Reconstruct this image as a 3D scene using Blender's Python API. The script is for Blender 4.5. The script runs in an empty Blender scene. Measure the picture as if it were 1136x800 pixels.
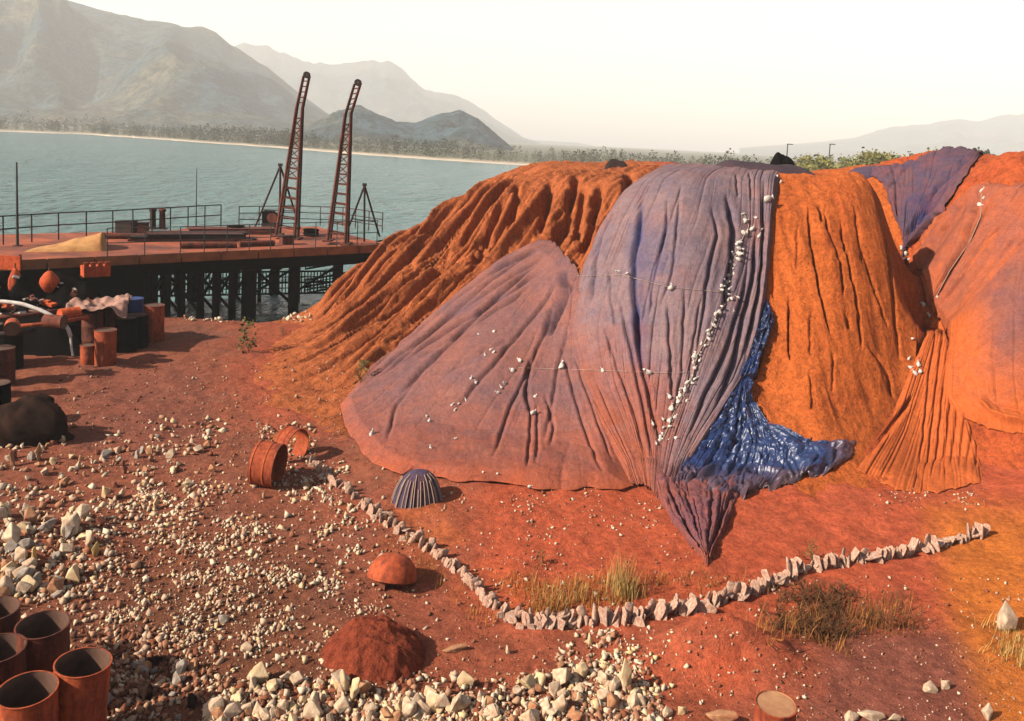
import bpy, bmesh, math, random
import numpy as np
from mathutils import Vector, Matrix
R = math.radians
rng = np.random.default_rng(7)
random.seed(7)
S = bpy.context.scene
COL = S.collection

# ------------------------------------------------------------------ camera
F = 945.0; W0, H0 = 1136.0, 800.0
PITCH = R(6.0); CAMZ = 6.5; TR = .05; ROLL = math.atan(TR)      # the photograph hangs a little to the right
HOR = 155.4                                                    # height of the horizon at mid frame
PY = HOR + F*math.tan(PITCH)/math.cos(ROLL)
CP, SP = math.cos(PITCH), math.sin(PITCH); CR, SR = math.cos(ROLL), math.sin(ROLL)
c_r = np.array([CR, SR*SP, SR*CP]); c_u = np.array([-SR, CR*SP, CR*CP]); c_f = np.array([0, CP, -SP])
cd = bpy.data.cameras.new('camera'); cam = bpy.data.objects.new('camera', cd); COL.objects.link(cam)
cam.matrix_world = Matrix([[c_r[i], c_u[i], -c_f[i], (0, 0, CAMZ)[i]] for i in range(3)]+[[0, 0, 0, 1]])
cd.sensor_fit = 'HORIZONTAL'; cd.sensor_width = 36; cd.lens = 36*F/W0
cd.shift_y = -(H0/2-PY)/W0
cd.clip_start = 0.1; cd.clip_end = 20000
S.camera = cam

def ray(px, py):
    a = (np.asarray(px, float)-W0/2)/F; b = -(np.asarray(py, float)-PY)/F
    return a[..., None]*c_r+b[..., None]*c_u+c_f
def proj(X, Y, Z):
    d = np.stack([X, Y, Z-CAMZ], -1); w = np.maximum(d@c_f, .5); return W0/2+F*(d@c_r)/w, PY-F*(d@c_u)/w
def at_z(px, py, z):
    d = ray(px, py); t = (z-CAMZ)/d[..., 2]
    return np.stack([d[..., 0]*t, d[..., 1]*t, CAMZ+d[..., 2]*t], -1)
def at_Y(px, py, Y):
    d = ray(px, py); t = Y/d[..., 1]
    return np.stack([d[..., 0]*t, d[..., 1]*t, CAMZ+d[..., 2]*t], -1)

# ------------------------------------------------------------------ noise
def _hash(ix, iy, s):
    n = (ix*374761393 + iy*668265263 + s*974711) & 0x7fffffff
    n = ((n ^ (n >> 13))*1274126177) & 0x7fffffff
    return ((n ^ (n >> 16)) & 0xffff)/65535.0
def vnoise(x, y, s=0):
    x = np.asarray(x, float); y = np.asarray(y, float)
    ix = np.floor(x).astype(np.int64); iy = np.floor(y).astype(np.int64)
    fx = x-ix; fy = y-iy
    fx = fx*fx*fx*(fx*(fx*6-15)+10); fy = fy*fy*fy*(fy*(fy*6-15)+10)
    a = _hash(ix, iy, s); b = _hash(ix+1, iy, s); c = _hash(ix, iy+1, s); d = _hash(ix+1, iy+1, s)
    return (a+(b-a)*fx)*(1-fy)+(c+(d-c)*fx)*fy - 0.5      # -0.5..0.5
def fbm(x, y, s=0, oct=4, gain=.5):
    r = 0; a = 1
    for i in range(oct):
        r = r+a*vnoise(x*2**i+i*17.3, y*2**i-i*9.1, s+i); a *= gain
    return r
def sstep(a, b, x):
    t = np.clip((x-a)/(b-a), 0, 1); return t*t*(3-2*t)
def pdist(px, py, poly):
    """distance to a polyline, and the parameter 0..1 along it"""
    poly = np.asarray(poly, float); best = np.full(np.shape(px), 1e9); par = np.zeros(np.shape(px)); sd = np.zeros(np.shape(px))
    seg = np.hypot(*(poly[1:]-poly[:-1]).T); cum = np.r_[0, np.cumsum(seg)]
    for i in range(len(poly)-1):
        ax, ay = poly[i]; bx, by = poly[i+1]; dx, dy = bx-ax, by-ay; L2 = dx*dx+dy*dy+1e-12
        t = np.clip(((px-ax)*dx+(py-ay)*dy)/L2, 0, 1)
        ex = px-(ax+t*dx); ey = py-(ay+t*dy); d = np.hypot(ex, ey)
        m = d < best; best = np.where(m, d, best); par = np.where(m, (cum[i]+t*seg[i])/cum[-1], par)
        sd = np.where(m, np.sign(ex*dy-ey*dx), sd)
    return best, par, sd
def resample(poly, n):
    poly = np.asarray(poly, float)
    c = np.r_[0, np.cumsum(np.hypot(*(poly[1:]-poly[:-1]).T[:2]))]
    # smooth (monotone cubic-ish) resampling
    t = np.linspace(0, c[-1], n)
    return np.stack([np.interp(t, c, poly[:, k]) for k in range(poly.shape[1])], -1)

# ------------------------------------------------------------------ base height of the stockpile
CTL = []
def cz(px, py, z): CTL.append(at_z(px, py, z))
def cy(px, py, Y): CTL.append(at_Y(px, py, Y*413/(545-HOR-TR*(px-568))))
def cY(px, py, Y): CTL.append(at_Y(px, py, Y))
def cw(x, y, z): CTL.append(np.array([x, y, z], float))
# flat yard round it
for p in [(150,450),(300,560),(100,600),(400,650),(200,380),(560,700),(700,705),(900,720),(300,760),(800,780),(0,380),(0,500),(0,700),(1136,760),(1040,690),(270,360),(1250,760),(230,460),(450,610)]:
    cz(*p, -.25)
# toes
for p in [(345,356,.0),(290,445,.0),(320,490,.0),(370,510,.02),(440,556,.05),(500,562,.06),(560,566,.06),(620,566,.08),(680,570,.08),(735,600,.05),(785,635,.0),(840,600,.05),(900,570,.12),(950,552,.15),(1060,552,.22),(1136,545,.35)]:
    cz(*p)
# left eroded heap
for p in [(385,310,29.8),(430,265,30.6),(480,235,31.3),(530,207,31.6),(580,190,31.5),(640,186,31),(700,183,30.5),(760,181,31.5)]:
    cY(*p)
for p in [(480,250,29.5),(540,250,26.2),(500,300,24.3),(430,380,21.5),(400,330,26.5),(380,420,20.3),(450,340,23.3),(560,215,26.6),(600,270,23.2),(640,260,23.2),(640,205,25),(690,195,25),(600,300,22.2),(600,215,25.8),(660,235,23.6)]:
    cy(*p)
# middle heap
for p in [(690,225,20.7),(740,197,21.2),(700,255,19.7),(650,300,20),(700,300,18.9),(630,370,19.2),(700,400,17.3),(650,450,16.9),(600,420,18),(550,480,16.6),(550,400,18.6),(480,430,18.5),(620,340,20.3),(560,330,21.2),(520,380,20.2),(400,460,18.1),(500,520,15.45),(600,500,15.9),(700,500,15.5),
          (780,200,20.6),(780,225,19.4),(780,300,18.1),(780,400,16.8),(780,500,15.3),(850,200,20.8),(850,230,19.5),(845,330,18.2),(835,430,16.8),(820,500,15.4),(740,230,19.6),(740,350,17.7)]:
    cy(*p)
# orange lobe
for p in [(915,198,20.4),(915,215,19.5),(915,260,18.5),(915,330,17.5),(915,420,16.3),(900,480,15.35),(868,260,18.9),(865,400,17.0),(965,230,19.2),(975,214,19.7),(981,250,18.9),(988,300,18.3),(994,350,17.7),(995,400,17.1),(955,465,15.8),(870,210,20.2),(965,205,20.6)]:
    cy(*p)
# valley, right heap
for p in [(1008,290,22.6),(1016,345,21.0),(1014,400,18.9),(1004,240,23.4),(1000,215,24),(1090,174,24),(1040,168,25),(1136,180,23),(1060,215,21.5),(1085,214,20.6),(1060,260,20),(1060,300,19.3),(1100,260,18.8),(1136,240,18.5),(1090,330,17.5),(1136,330,16.7),(1100,400,16.2),(1115,468,15.3),(1136,478,15.1),(1050,400,17),(1050,480,15.8),(1060,530,14.9),(1250,200,22),(1250,300,17),(1250,450,14.6),(1330,300,17.5),(1330,200,22)]:
    cy(*p)
# plateau and rear
for x, y, z in [(4,28,5.55),(8,28,5.7),(11,29,5.75),(4,33,5.7),(8,33,5.75),(12,33,5.8),(16,32,6.4),(20,32,6.4),(4,38,4.9),(9,38,5.1),(15,38,5.3),(20,38,5.2),(4,44,-.3),(10,44,-.3),(16,44,-.3),(22,44,-.3),
                (0,35,5.0),(0,40,-.8),(-3,36.5,.4),(-5,34.5,0),(-7,33,-.6),(-9,31.5,-1),(-4,42,-1.5),(-10,38,-2),(28,31,3),(32,31,-.3),(31,21,-.3),(29,19,2),(28,42,-.3),(26,14,-.3),(18,10,-.3),(14,9,-.3),(10,8,-.3),(4,8,-.3),(-2,7,-.3),(-8,8,-.3),(-14,10,-.3),(-14,20,-.3),(-14,28,-.6),(-20,20,-.3),(-20,34,-2)]:
    cw(x, y, z)
CTL = np.array(CTL)
def tps_fit(P, z, lam):
    n = len(P); d = np.hypot(P[:, None, 0]-P[None, :, 0], P[:, None, 1]-P[None, :, 1])
    K = np.where(d > 0, d*d*np.log(d+1e-12), 0)+lam*np.eye(n)
    Q = np.c_[np.ones(n), P]; A = np.block([[K, Q], [Q.T, np.zeros((3, 3))]])
    s = np.linalg.solve(A, np.r_[z, 0, 0, 0]); return s
TP = CTL[:, :2]; TS = tps_fit(TP, CTL[:, 2], .25)
# bake on a fine grid for quick lookup
GX0, GY0, GS = -22.0, 6.0, .08
GNX, GNY = int(54/GS), int(38/GS)
_gx = GX0+GS*np.arange(GNX); _gy = GY0+GS*np.arange(GNY)
BASE = np.zeros((GNY, GNX))
for j0 in range(0, GNY, 20):
    yy, xx = np.meshgrid(_gy[j0:j0+20], _gx, indexing='ij')
    d = np.hypot(xx[..., None]-TP[:, 0], yy[..., None]-TP[:, 1])
    BASE[j0:j0+20] = (np.where(d > 0, d*d*np.log(d+1e-12), 0)@TS[:-3])+TS[-3]+TS[-2]*xx+TS[-1]*yy
def bil(G, x, y):
    fx = np.clip((x-GX0)/GS, 0, GNX-1.001); fy = np.clip((y-GY0)/GS, 0, GNY-1.001)
    ix = fx.astype(int); iy = fy.astype(int); fx = fx-ix; fy = fy-iy
    return (G[iy, ix]*(1-fx)+G[iy, ix+1]*fx)*(1-fy)+(G[iy+1, ix]*(1-fx)+G[iy+1, ix+1]*fx)*fy
def HB(x, y): return bil(BASE, x, y)
def GR(x, y):       # yard floor
    x = np.asarray(x, float); y = np.asarray(y, float)
    z = .10*fbm(x*.35, y*.35, 3, 3)+.035*fbm(x*1.7, y*1.7, 5, 3)
    z = z+.6*sstep(6.8, 12, x-.25*(y-11))*sstep(8.5, 11.5, y)                 # bank at the right
    z = z+.22*sstep(11.8, 15.5, y)*sstep(-3.5, -1.5, x)                           # apron in front of the heaps
    z = z-3.2*sstep(28.2, 30.6, y-.0*x)*(1-sstep(-5.5, -2.5, x))                   # bank down to the water
    z = z-3.2*sstep(46, 52, y)*(1-sstep(14, 20, x))
    return z
def HS(x, y): return np.maximum(HB(x, y), GR(x, y))
def cast(px, py, surf=None, t0=8.0, t1=46.0, off=0.0):
    """first hit of the view ray on the height surface -> world points"""
    surf = surf or HS
    d = ray(px, py); d = d/np.linalg.norm(d, axis=-1, keepdims=True)
    t = np.full(d.shape[:-1], t0); hit = np.full(d.shape[:-1], t1); done = np.zeros(d.shape[:-1], bool)
    lo = t.copy()
    for i in range(400):
        x, y, z = d[..., 0]*t, d[..., 1]*t, CAMZ+d[..., 2]*t
        g = z-surf(x, y)-off; b = (g < 0) & ~done
        hit = np.where(b, t, hit); done |= b | (t > t1)
        if done.all(): break
        lo = np.where(done, lo, t); t = np.where(done, t, t+np.clip(.45*g, .035, 1.5))
    hi = hit; lo = np.where(hit >= t1, t1-.05, lo)
    for i in range(8):
        m = (lo+hi)/2; x, y, z = d[..., 0]*m, d[..., 1]*m, CAMZ+d[..., 2]*m
        b = z < surf(x, y)+off; hi = np.where(b, m, hi); lo = np.where(b, lo, m)
    return d*hi[..., None]+np.array([0, 0, CAMZ])
def gcast(px, py): return cast(np.array([px], float), np.array([py], float))[0]
def gz(x, y): return float(GR(np.array([x]), np.array([y]))[0])
def hz(x, y): return float(HS(np.array([x]), np.array([y]))[0])

# ------------------------------------------------------------------ materials
def newmat(name):
    m = bpy.data.materials.new(name); m.use_nodes = True; nt = m.node_tree
    b = nt.nodes['Principled BSDF']; return m, nt, b
def N(nt, t, **kw):
    n = nt.nodes.new(t)
    for k, v in kw.items(): setattr(n, k, v)
    return n
KA = .43        # photo colours of sunlit things -> reflectance
def srgb(r, g, b):
    f = lambda c: (c/255/12.92 if c/255 <= .04045 else ((c/255+.055)/1.055)**2.4)
    return (f(r)*KA, f(g)*KA, f(b)*KA, 1)
def noise(nt, scale, detail=4, rough=.55, vec=None, dist=0):
    n = N(nt, 'ShaderNodeTexNoise'); n.inputs['Scale'].default_value = scale; n.inputs['Detail'].default_value = detail
    n.inputs['Roughness'].default_value = rough; n.inputs['Distortion'].default_value = dist
    if vec: nt.links.new(vec, n.inputs['Vector'])
    return n
def ramp(nt, fac, stops):
    r = N(nt, 'ShaderNodeValToRGB'); e = r.color_ramp.elements
    while len(e) < len(stops): e.new(.5)
    for q, (p, c) in zip(e, stops): q.position = p; q.color = c
    nt.links.new(fac, r.inputs['Fac']); return r
def mix(nt, fac, a, b, blend='MIX'):
    m = N(nt, 'ShaderNodeMix', data_type='RGBA', blend_type=blend)
    for s, v in ((m.inputs[0], fac), (m.inputs[6], a), (m.inputs[7], b)):
        if hasattr(v, 'node'): nt.links.new(v, s)
        else: s.default_value = v
    return m.outputs[2]
def bump(nt, b, h, strength=.4, dist=.02, prev=None):
    n = N(nt, 'ShaderNodeBump'); n.inputs['Strength'].default_value = strength; n.inputs['Distance'].default_value = dist
    nt.links.new(h, n.inputs['Height'])
    if prev: nt.links.new(prev.outputs[0], n.inputs['Normal'])
    nt.links.new(n.outputs[0], b.inputs['Normal']); return n
def objco(nt): return N(nt, 'ShaderNodeNewGeometry').outputs['Position']
def simple(name, col, rough=.8, var=.35, scale=6, bumps=.3, metal=0, col2=None, bscale=None, obj=True):
    m, nt, b = newmat(name)
    vec = N(nt, 'ShaderNodeTexCoord').outputs['Object'] if obj else objco(nt)
    n = noise(nt, scale, 5, .6, vec)
    c2 = col2 or tuple(c*(1-var) for c in col[:3])+(1,)
    r = ramp(nt, n.outputs[0], [(.35, col), (.68, c2)])
    nt.links.new(r.outputs[0], b.inputs['Base Color'])
    b.inputs['Roughness'].default_value = rough; b.inputs['Metallic'].default_value = metal
    b.inputs['Specular IOR Level'].default_value = .25
    n2 = noise(nt, bscale or scale*5, 4, .6, vec); bump(nt, b, n2.outputs[0], bumps, .02)
    return m
M = {}
M['dark_steel'] = simple('dark_steel', srgb(34,22,20), .8, .4, 3, .2, .0, srgb(70,40,32))
M['black'] = simple('black_paint_and_shade', srgb(20,17,17), .9, .4, 3, .25); M['black'].node_tree.nodes['Principled BSDF'].inputs['Specular IOR Level'].default_value = .02  # near-black; on the yard drums it carries their shade as colour
def rusty(name, c1, c2, c3):
    m, nt, b = newmat(name); tc = N(nt, 'ShaderNodeTexCoord').outputs['Object']; mp = N(nt, 'ShaderNodeMapping'); mp.inputs['Scale'].default_value = (5, 5, .9); nt.links.new(tc, mp.inputs['Vector'])
    oi = N(nt, 'ShaderNodeObjectInfo'); ad = N(nt, 'ShaderNodeVectorMath', operation='ADD'); nt.links.new(mp.outputs[0], ad.inputs[0]); nt.links.new(oi.outputs['Location'], ad.inputs[1])
    n1 = noise(nt, 1.1, 6, .7, ad.outputs[0], .6); r1 = ramp(nt, n1.outputs[0], [(.32, c3), (.47, c2), (.6, c1)])
    n2 = noise(nt, 14, 5, .7, tc); r2 = ramp(nt, n2.outputs[0], [(.34, (.55,.52,.5,1)), (.56, (1.1,1.08,1.06,1))]); c = mix(nt, .85, r1.outputs[0], r2.outputs[0], 'MULTIPLY')
    nt.links.new(c, b.inputs['Base Color']); b.inputs['Roughness'].default_value = .85; b.inputs['Specular IOR Level'].default_value = .2; bump(nt, b, n2.outputs[0], .4, .02); M[name] = m
rusty('rust', srgb(196,92,48), srgb(172,76,42), srgb(98,48,34))
rusty('rust_dark', srgb(132,66,44), srgb(104,52,38), srgb(52,32,28))
rusty('orange_paint', srgb(226,98,44), srgb(206,84,38), srgb(130,60,36))
M['rust_inside'] = simple('rust_inside', srgb(120,84,66), .9, .3, 3, .2, 0, srgb(70,46,38))
M['blue_plastic'] = simple('blue_plastic', srgb(38,66,128), .55, .3, 2, .1)
M['white'] = simple('white_sack', srgb(240,234,226), .9, .2, 9, .5, 0, srgb(214,196,182))
M['bag'] = simple('dusty_sack', srgb(228,196,172), .95, .25, 5, .5, 0, srgb(172,104,76), 30)
M['stone'] = simple('pale_stone', srgb(232,206,174), .9, .25, 3, .5, 0, srgb(190,146,114), 14)
M['stone_grey'] = simple('grey_stone', srgb(186,172,158), .9, .25, 3, .5, 0, srgb(140,118,104), 14)
M['stone_tan'] = simple('tan_stone', srgb(196,146,104), .9, .25, 3, .5, 0, srgb(160,96,66), 14)
M['stone_red'] = simple('dusty_red_stone', srgb(160,92,66), .95, .25, 3, .5, 0, srgb(120,60,42), 14)
M['stone_yellow'] = simple('yellow_stone', srgb(226,196,124), .9, .25, 2, .4, 0, srgb(205,150,80), 12)
M['stone_cream'] = simple('cream_stone', srgb(240,212,168), .9, .2, 2, .4, 0, srgb(206,162,114), 12)
M['pole'] = simple('pole_steel', srgb(60,58,60), .6, .3, 2, .1)
M['deck'] = simple('dusty_deck', srgb(192,98,60), .9, .3, .8, .3, 0, srgb(96,52,42))
M['fascia'] = simple('tan_fascia', srgb(176,112,70), .85, .3, 2, .3, 0, srgb(126,76,50))
M['ochre'] = simple('ochre_sheet', srgb(214,158,98), .95, .3, 3, .3, 0, srgb(180,120,66))
M['planks'] = simple('dark_planks', srgb(52,32,30), .95, .3, 2, .3)
M['pinktarp'] = simple('faded_pink_sheet', srgb(196,150,132), .9, .3, 3, .3, 0, srgb(150,104,88))
M['rope'] = simple('pale_rope', srgb(190,160,140), .9, .2, 20, .2)
M['straw'] = simple('dry_straw', srgb(190,128,56), .9, .3, 1.5, 0, 0, srgb(150,84,36))
M['straw_pale'] = simple('pale_straw', srgb(206,168,96), .9, .3, 1.5, 0, 0, srgb(170,120,60))
M['twig'] = simple('dry_twig', srgb(96,62,38), .9, .3, 3, 0, 0, srgb(140,92,52))
M['leaf'] = simple('dull_leaf', srgb(120,112,58), .9, .3, 3, 0, 0, srgb(86,84,40))
M['treeleaf'] = simple('far_leaf', srgb(84,86,54), .9, .35, .2, 0, 0, srgb(52,58,38), obj=False)
M['treeleaf_yellow'] = simple('yellow_green_leaf', srgb(158,146,72), .9, .35, .6, 0, 0, srgb(110,112,52), obj=False)
M['bark'] = simple('bark', srgb(96,80,64), .9, .3, 3, .2)

# ------------------------------------------------------------------ mesh helpers
def put(name, V, Fc, mat=None, parent=None, smooth=False, loc=None, attrs=None):
    me = bpy.data.meshes.new(name)
    if isinstance(V, np.ndarray) and isinstance(Fc, np.ndarray):
        nv, nf, k = len(V), len(Fc), Fc.shape[1]
        me.vertices.add(nv); me.vertices.foreach_set('co', V.astype(np.float32).ravel())
        me.loops.add(nf*k); me.loops.foreach_set('vertex_index', Fc.astype(np.int32).ravel())
        me.polygons.add(nf); me.polygons.foreach_set('loop_start', np.arange(0, nf*k, k, dtype=np.int32))
        me.update(calc_edges=True)
    else:
        me.from_pydata([tuple(v) for v in V], [], [tuple(f) for f in Fc]); me.update()
    if smooth: me.polygons.foreach_set('use_smooth', np.ones(len(me.polygons), bool))
    for k, a in (attrs or {}).items():
        at = me.attributes.new(k, 'FLOAT', 'POINT'); at.data.foreach_set('value', np.asarray(a, np.float32).ravel())
    me.validate()
    o = bpy.data.objects.new(name, me); COL.objects.link(o)
    if mat: me.materials.append(mat)
    if parent: o.parent = parent
    if loc is not None: o.location = loc
    return o
def tag(o, label=None, cat=None, group=None, kind=None):
    if label: o['label'] = label
    if cat: o['category'] = cat
    if group: o['group'] = group
    if kind: o['kind'] = kind
    return o
def struct(o): o['kind'] = 'structure'; return o
def thing(name, label, cat, loc=(0,0,0), rz=0, group=None):
    o = bpy.data.objects.new(name, None); COL.objects.link(o); o.empty_display_size = .2
    o.location = loc; o.rotation_euler = (0, 0, rz); return tag(o, label, cat, group)
def copytree(o, parent=None):
    c = o.copy(); COL.objects.link(c)
    if parent: c.parent = parent
    for ch in list(o.children): copytree(ch, c)
    return c
def gridfaces(ni, nj, flip=False):
    a = (np.arange(ni-1)[:, None]*nj+np.arange(nj-1)[None]).ravel()
    f = np.stack([a, a+1, a+nj+1, a+nj], -1)
    return f[:, ::-1] if flip else f
class MB:
    def __init__(s): s.V = []; s.F = []
    def add(s, V, Fc):
        k = len(s.V); s.V += [tuple(v) for v in V]; s.F += [tuple(i+k for i in f) for f in Fc]; return s
    def box(s, c, size, rz=0, rx=0, ry=0):
        m = Matrix.Rotation(rz, 3, 'Z')@Matrix.Rotation(ry, 3, 'Y')@Matrix.Rotation(rx, 3, 'X'); c = Vector(c)
        V = [c+m@Vector((x*size[0]/2, y*size[1]/2, z*size[2]/2)) for x in (-1, 1) for y in (-1, 1) for z in (-1, 1)]
        return s.add(V, [(0,1,3,2),(4,6,7,5),(0,4,5,1),(2,3,7,6),(0,2,6,4),(1,5,7,3)])
    def tube(s, pts, r, n=6, r2=None, cap=True):
        pts = [Vector(p) for p in pts]; V = []; L = len(pts); prev = None
        for i, p in enumerate(pts):
            t = (pts[min(i+1, L-1)]-pts[max(i-1, 0)]).normalized()
            u = prev-t*prev.dot(t) if prev else (Vector((0,0,1)) if abs(t.z) < .9 else Vector((1,0,0))).cross(t)
            u = u.normalized(); prev = u; w = t.cross(u)
            rr = r if r2 is None else r+(r2-r)*i/max(1, L-1)
            V += [p+(u*math.cos(a)+w*math.sin(a))*rr for a in (2*math.pi*k/n for k in range(n))]
        Fc = [(i*n+k, i*n+(k+1)%n, (i+1)*n+(k+1)%n, (i+1)*n+k) for i in range(L-1) for k in range(n)]
        if cap: Fc += [tuple(range(n))[::-1], tuple(range((L-1)*n, L*n))]
        return s.add(V, Fc)
    def lathe(s, prof, n=32, c=(0,0,0), closed=False):
        V = [(c[0]+r*math.cos(2*math.pi*k/n), c[1]+r*math.sin(2*math.pi*k/n), c[2]+z) for r, z in prof for k in range(n)]
        L = len(prof); Fc = [(i*n+k, i*n+(k+1)%n, (i+1)*n+(k+1)%n, (i+1)*n+k) for i in range(L-1) for k in range(n)]
        if closed: Fc += [((L-1)*n+k, (L-1)*n+(k+1)%n, (k+1)%n, k) for k in range(n)]
        return s.add(V, Fc)
    def build(s, name, mat, parent=None, smooth=False, loc=None): return put(name, s.V, s.F, mat, parent, smooth, loc)
# ------------------------------------------------------------------ ore material
def ore_mat(name, c1, c2, c3, rough=.95, layer=.0):
    m, nt, b = newmat(name); P = objco(nt)
    n1 = noise(nt, .55, 5, .6, P, .4); r1 = ramp(nt, n1.outputs[0], [(.33, c1), (.52, c2), (.72, c3)])
    n2 = noise(nt, 7, 6, .65, P); r2 = ramp(nt, n2.outputs[0], [(.3, (.72,.72,.72,1)), (.62, (1.12,1.1,1.08,1))])
    c = mix(nt, 1.0, r1.outputs[0], r2.outputs[0], 'MULTIPLY')
    n3 = noise(nt, 60, 3, .6, P); r3 = ramp(nt, n3.outputs[0], [(.36, (.7,.68,.66,1)), (.6, (1.08,1.08,1.08,1))])
    c = mix(nt, .8, c, r3.outputs[0], 'MULTIPLY')
    mp = N(nt, 'ShaderNodeMapping'); mp.inputs['Scale'].default_value = (3.2, 1.6, .45); nt.links.new(P, mp.inputs['Vector']); n5 = noise(nt, 1.3, 6, .7, mp.outputs[0], .5); r5 = ramp(nt, n5.outputs[0], [(.36, (.72,.68,.66,1)), (.52, (1.16,1.15,1.14,1))]); c = mix(nt, .75, c, r5.outputs[0], 'MULTIPLY')
    n6 = noise(nt, 17, 5, .75, P); r6 = ramp(nt, n6.outputs[0], [(.34, (.62,.6,.58,1)), (.48, (1.12,1.11,1.1,1)), (.7, (1.35,1.34,1.32,1))]); c = mix(nt, .8, c, r6.outputs[0], 'MULTIPLY')
    nt.links.new(c, b.inputs['Base Color']); b.inputs['Roughness'].default_value = rough; b.inputs['Specular IOR Level'].default_value = .1
    b1 = bump(nt, b, n2.outputs[0], .8, .12); b2 = bump(nt, b, n6.outputs[0], .9, .07, b1); bump(nt, b, n5.outputs[0], .5, .1, b2); return m
M['ore_left'] = ore_mat('ore_left', srgb(188,104,62), srgb(204,114,66), srgb(170,92,56))
M['ore_orange'] = ore_mat('ore_orange', srgb(206,104,48), srgb(216,112,52), srgb(194,94,46))
M['ore_mid'] = ore_mat('ore_mid', srgb(196,86,58), srgb(208,98,62), srgb(180,76,54))
M['ore_right'] = ore_mat('ore_right', srgb(202,94,54), srgb(214,104,56), srgb(188,84,50))

# ------------------------------------------------------------------ heap boundaries (ground plan curves)
def curve_xy(pts, front, back):
    p = cast(np.array([q[0] for q in pts], float), np.array([q[1] for q in pts], float), HB)[:, :2]
    p = np.vstack([[front], p[np.argsort(p[:, 1])], [back]]); return p
cAB = curve_xy([(450,575),(520,480),(605,390),(645,325),(692,240),(738,196),(750,186)], (-2.2, 10), (5.6, 45))
cBC = curve_xy([(850,205),(852,260),(850,330),(826,430),(822,500)], (3.6, 10), (8.6, 45))
cCD = curve_xy([(1003,225),(1012,300),(1016,400),(958,500)], (5.6, 10), (13, 45))
def cx(c, y): return np.interp(y, c[:, 1], c[:, 0])
def yrows(y0, y1, fine0, fine1, df, dc):
    a = list(np.arange(y0, fine0, dc*.6)); a += list(np.arange(fine0, fine1, df)); a += list(np.arange(fine1, y1+dc, dc)); return np.array(a)

def groove(z, x, y, px_poly, w, dep, taper=True, surf=None):
    """carve a rill along a line seen on the slope"""
    q = resample(np.array(px_poly, float), 24); q[1:-1] += rng.normal(0, .55, (22, 2))
    p = cast(q[:, 0], q[:, 1], surf or HB)[:, :2]
    lo, hi = p.min(0)-3*w, p.max(0)+3*w
    m = (x > lo[0]) & (x < hi[0]) & (y > lo[1]) & (y < hi[1])
    if not m.any(): return z
    d, t, s = pdist(x[m], y[m], p)
    ta = np.minimum(1, np.minimum(t, 1-t)*5+.12) if taper else 1
    z = z.copy(); z[m] -= dep*ta*np.exp(-(d/w)**2*(1.2)); return z

def gully(x, y, amp, wl, ang, seed):
    """erosion fins running down the fall line: sharp crests, V gullies"""
    fx, fy = math.cos(ang), math.sin(ang)
    s = -x*fy+y*fx; t = x*fx+y*fy
    s = s+.5*fbm(t*.22, s*.25, seed+11, 2)+.05*fbm(t*.9, s*1.4, seed+4, 2)
    def saw(u, k):
        i = np.floor(u).astype(np.int64); f = u-i; c = .5+.22*(_hash(i, i*0+k, seed)-.5)
        h = _hash(i, i*0+k+5, seed)
        v = np.where(f < c, f/c, (1-f)/(1-c)); a0 = .45+.75*h
        return (1-np.power(np.clip(v, 0, 1), .72))*a0
    return amp*(saw(s/wl, 1)+.38*saw(s/(wl*.41)+t*.05, 2)+.14*saw(s/(wl*.17), 3))

def heap(name, label, cl, cr, ys, nu, dispfn, mat):
    xl = cx(cl, ys) if cl is not None else ys*0-13.5
    xr = cx(cr, ys) if cr is not None else ys*0+31.0
    u = np.linspace(0, 1, nu); X = xl[:, None]*(1-u)+xr[:, None]*u; Y = np.repeat(ys[:, None], nu, 1)
    Z = HB(X, Y); Zn = dispfn(X, Y, Z)
    e = 1.0
    V = np.stack([X, Y, Zn], -1).reshape(-1, 3); Fc = gridfaces(len(ys), nu)
    # closed underside
    n = len(V); b = V.copy(); b[:, 2] = np.minimum(-1.2, b[:, 2]-.6)
    ring = np.r_[np.arange(nu), np.arange(1, len(ys))*nu+nu-1, (len(ys)-1)*nu+np.arange(nu-2, -1, -1), np.arange(len(ys)-2, 0, -1)*nu]
    rb = V[ring].copy(); rb[:, 2] = np.minimum(-1.3, rb[:, 2]-.5)
    V2 = np.vstack([V, rb]); k = np.arange(len(ring)); kn = np.roll(k, -1)
    W = np.stack([ring[k], n+k, n+kn, ring[kn]], -1)
    o = put(name, V2, np.vstack([Fc, W]), mat, smooth=not name.startswith('eroded'))
    return tag(o, label, 'ore heap')
def rough(X, Y, s=0, a=1.0): return a*(.09*fbm(X*1.1, Y*1.1, 31+s, 4)+.045*fbm(X*5, Y*5, 41+s, 4))
PINK = [(600,266),(560,284),(510,322),(455,372),(410,412),(378,452),(384,482),(412,518),(462,532),(530,540),(600,547),(704,546),(692,500),(670,440),(655,380),(655,330),(632,286)]
def under(X, Y, Z, poly):
    """1 where a sheet lies on the heap, fading to 0 at the sheet's hem"""
    u, v = proj(X, Y, Z); P_ = np.array(poly+poly[:1], float); ins = np.zeros(u.shape, bool)
    for (ax, ay), (bx, by) in zip(P_[:-1], P_[1:]):
        c = ((ay > v) != (by > v)) & (u < (bx-ax)*(v-ay)/(by-ay+1e-9)+ax); ins ^= c
    d = pdist(u, v, P_)[0]; return sstep(0, 10, np.where(ins, d, 0))
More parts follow.
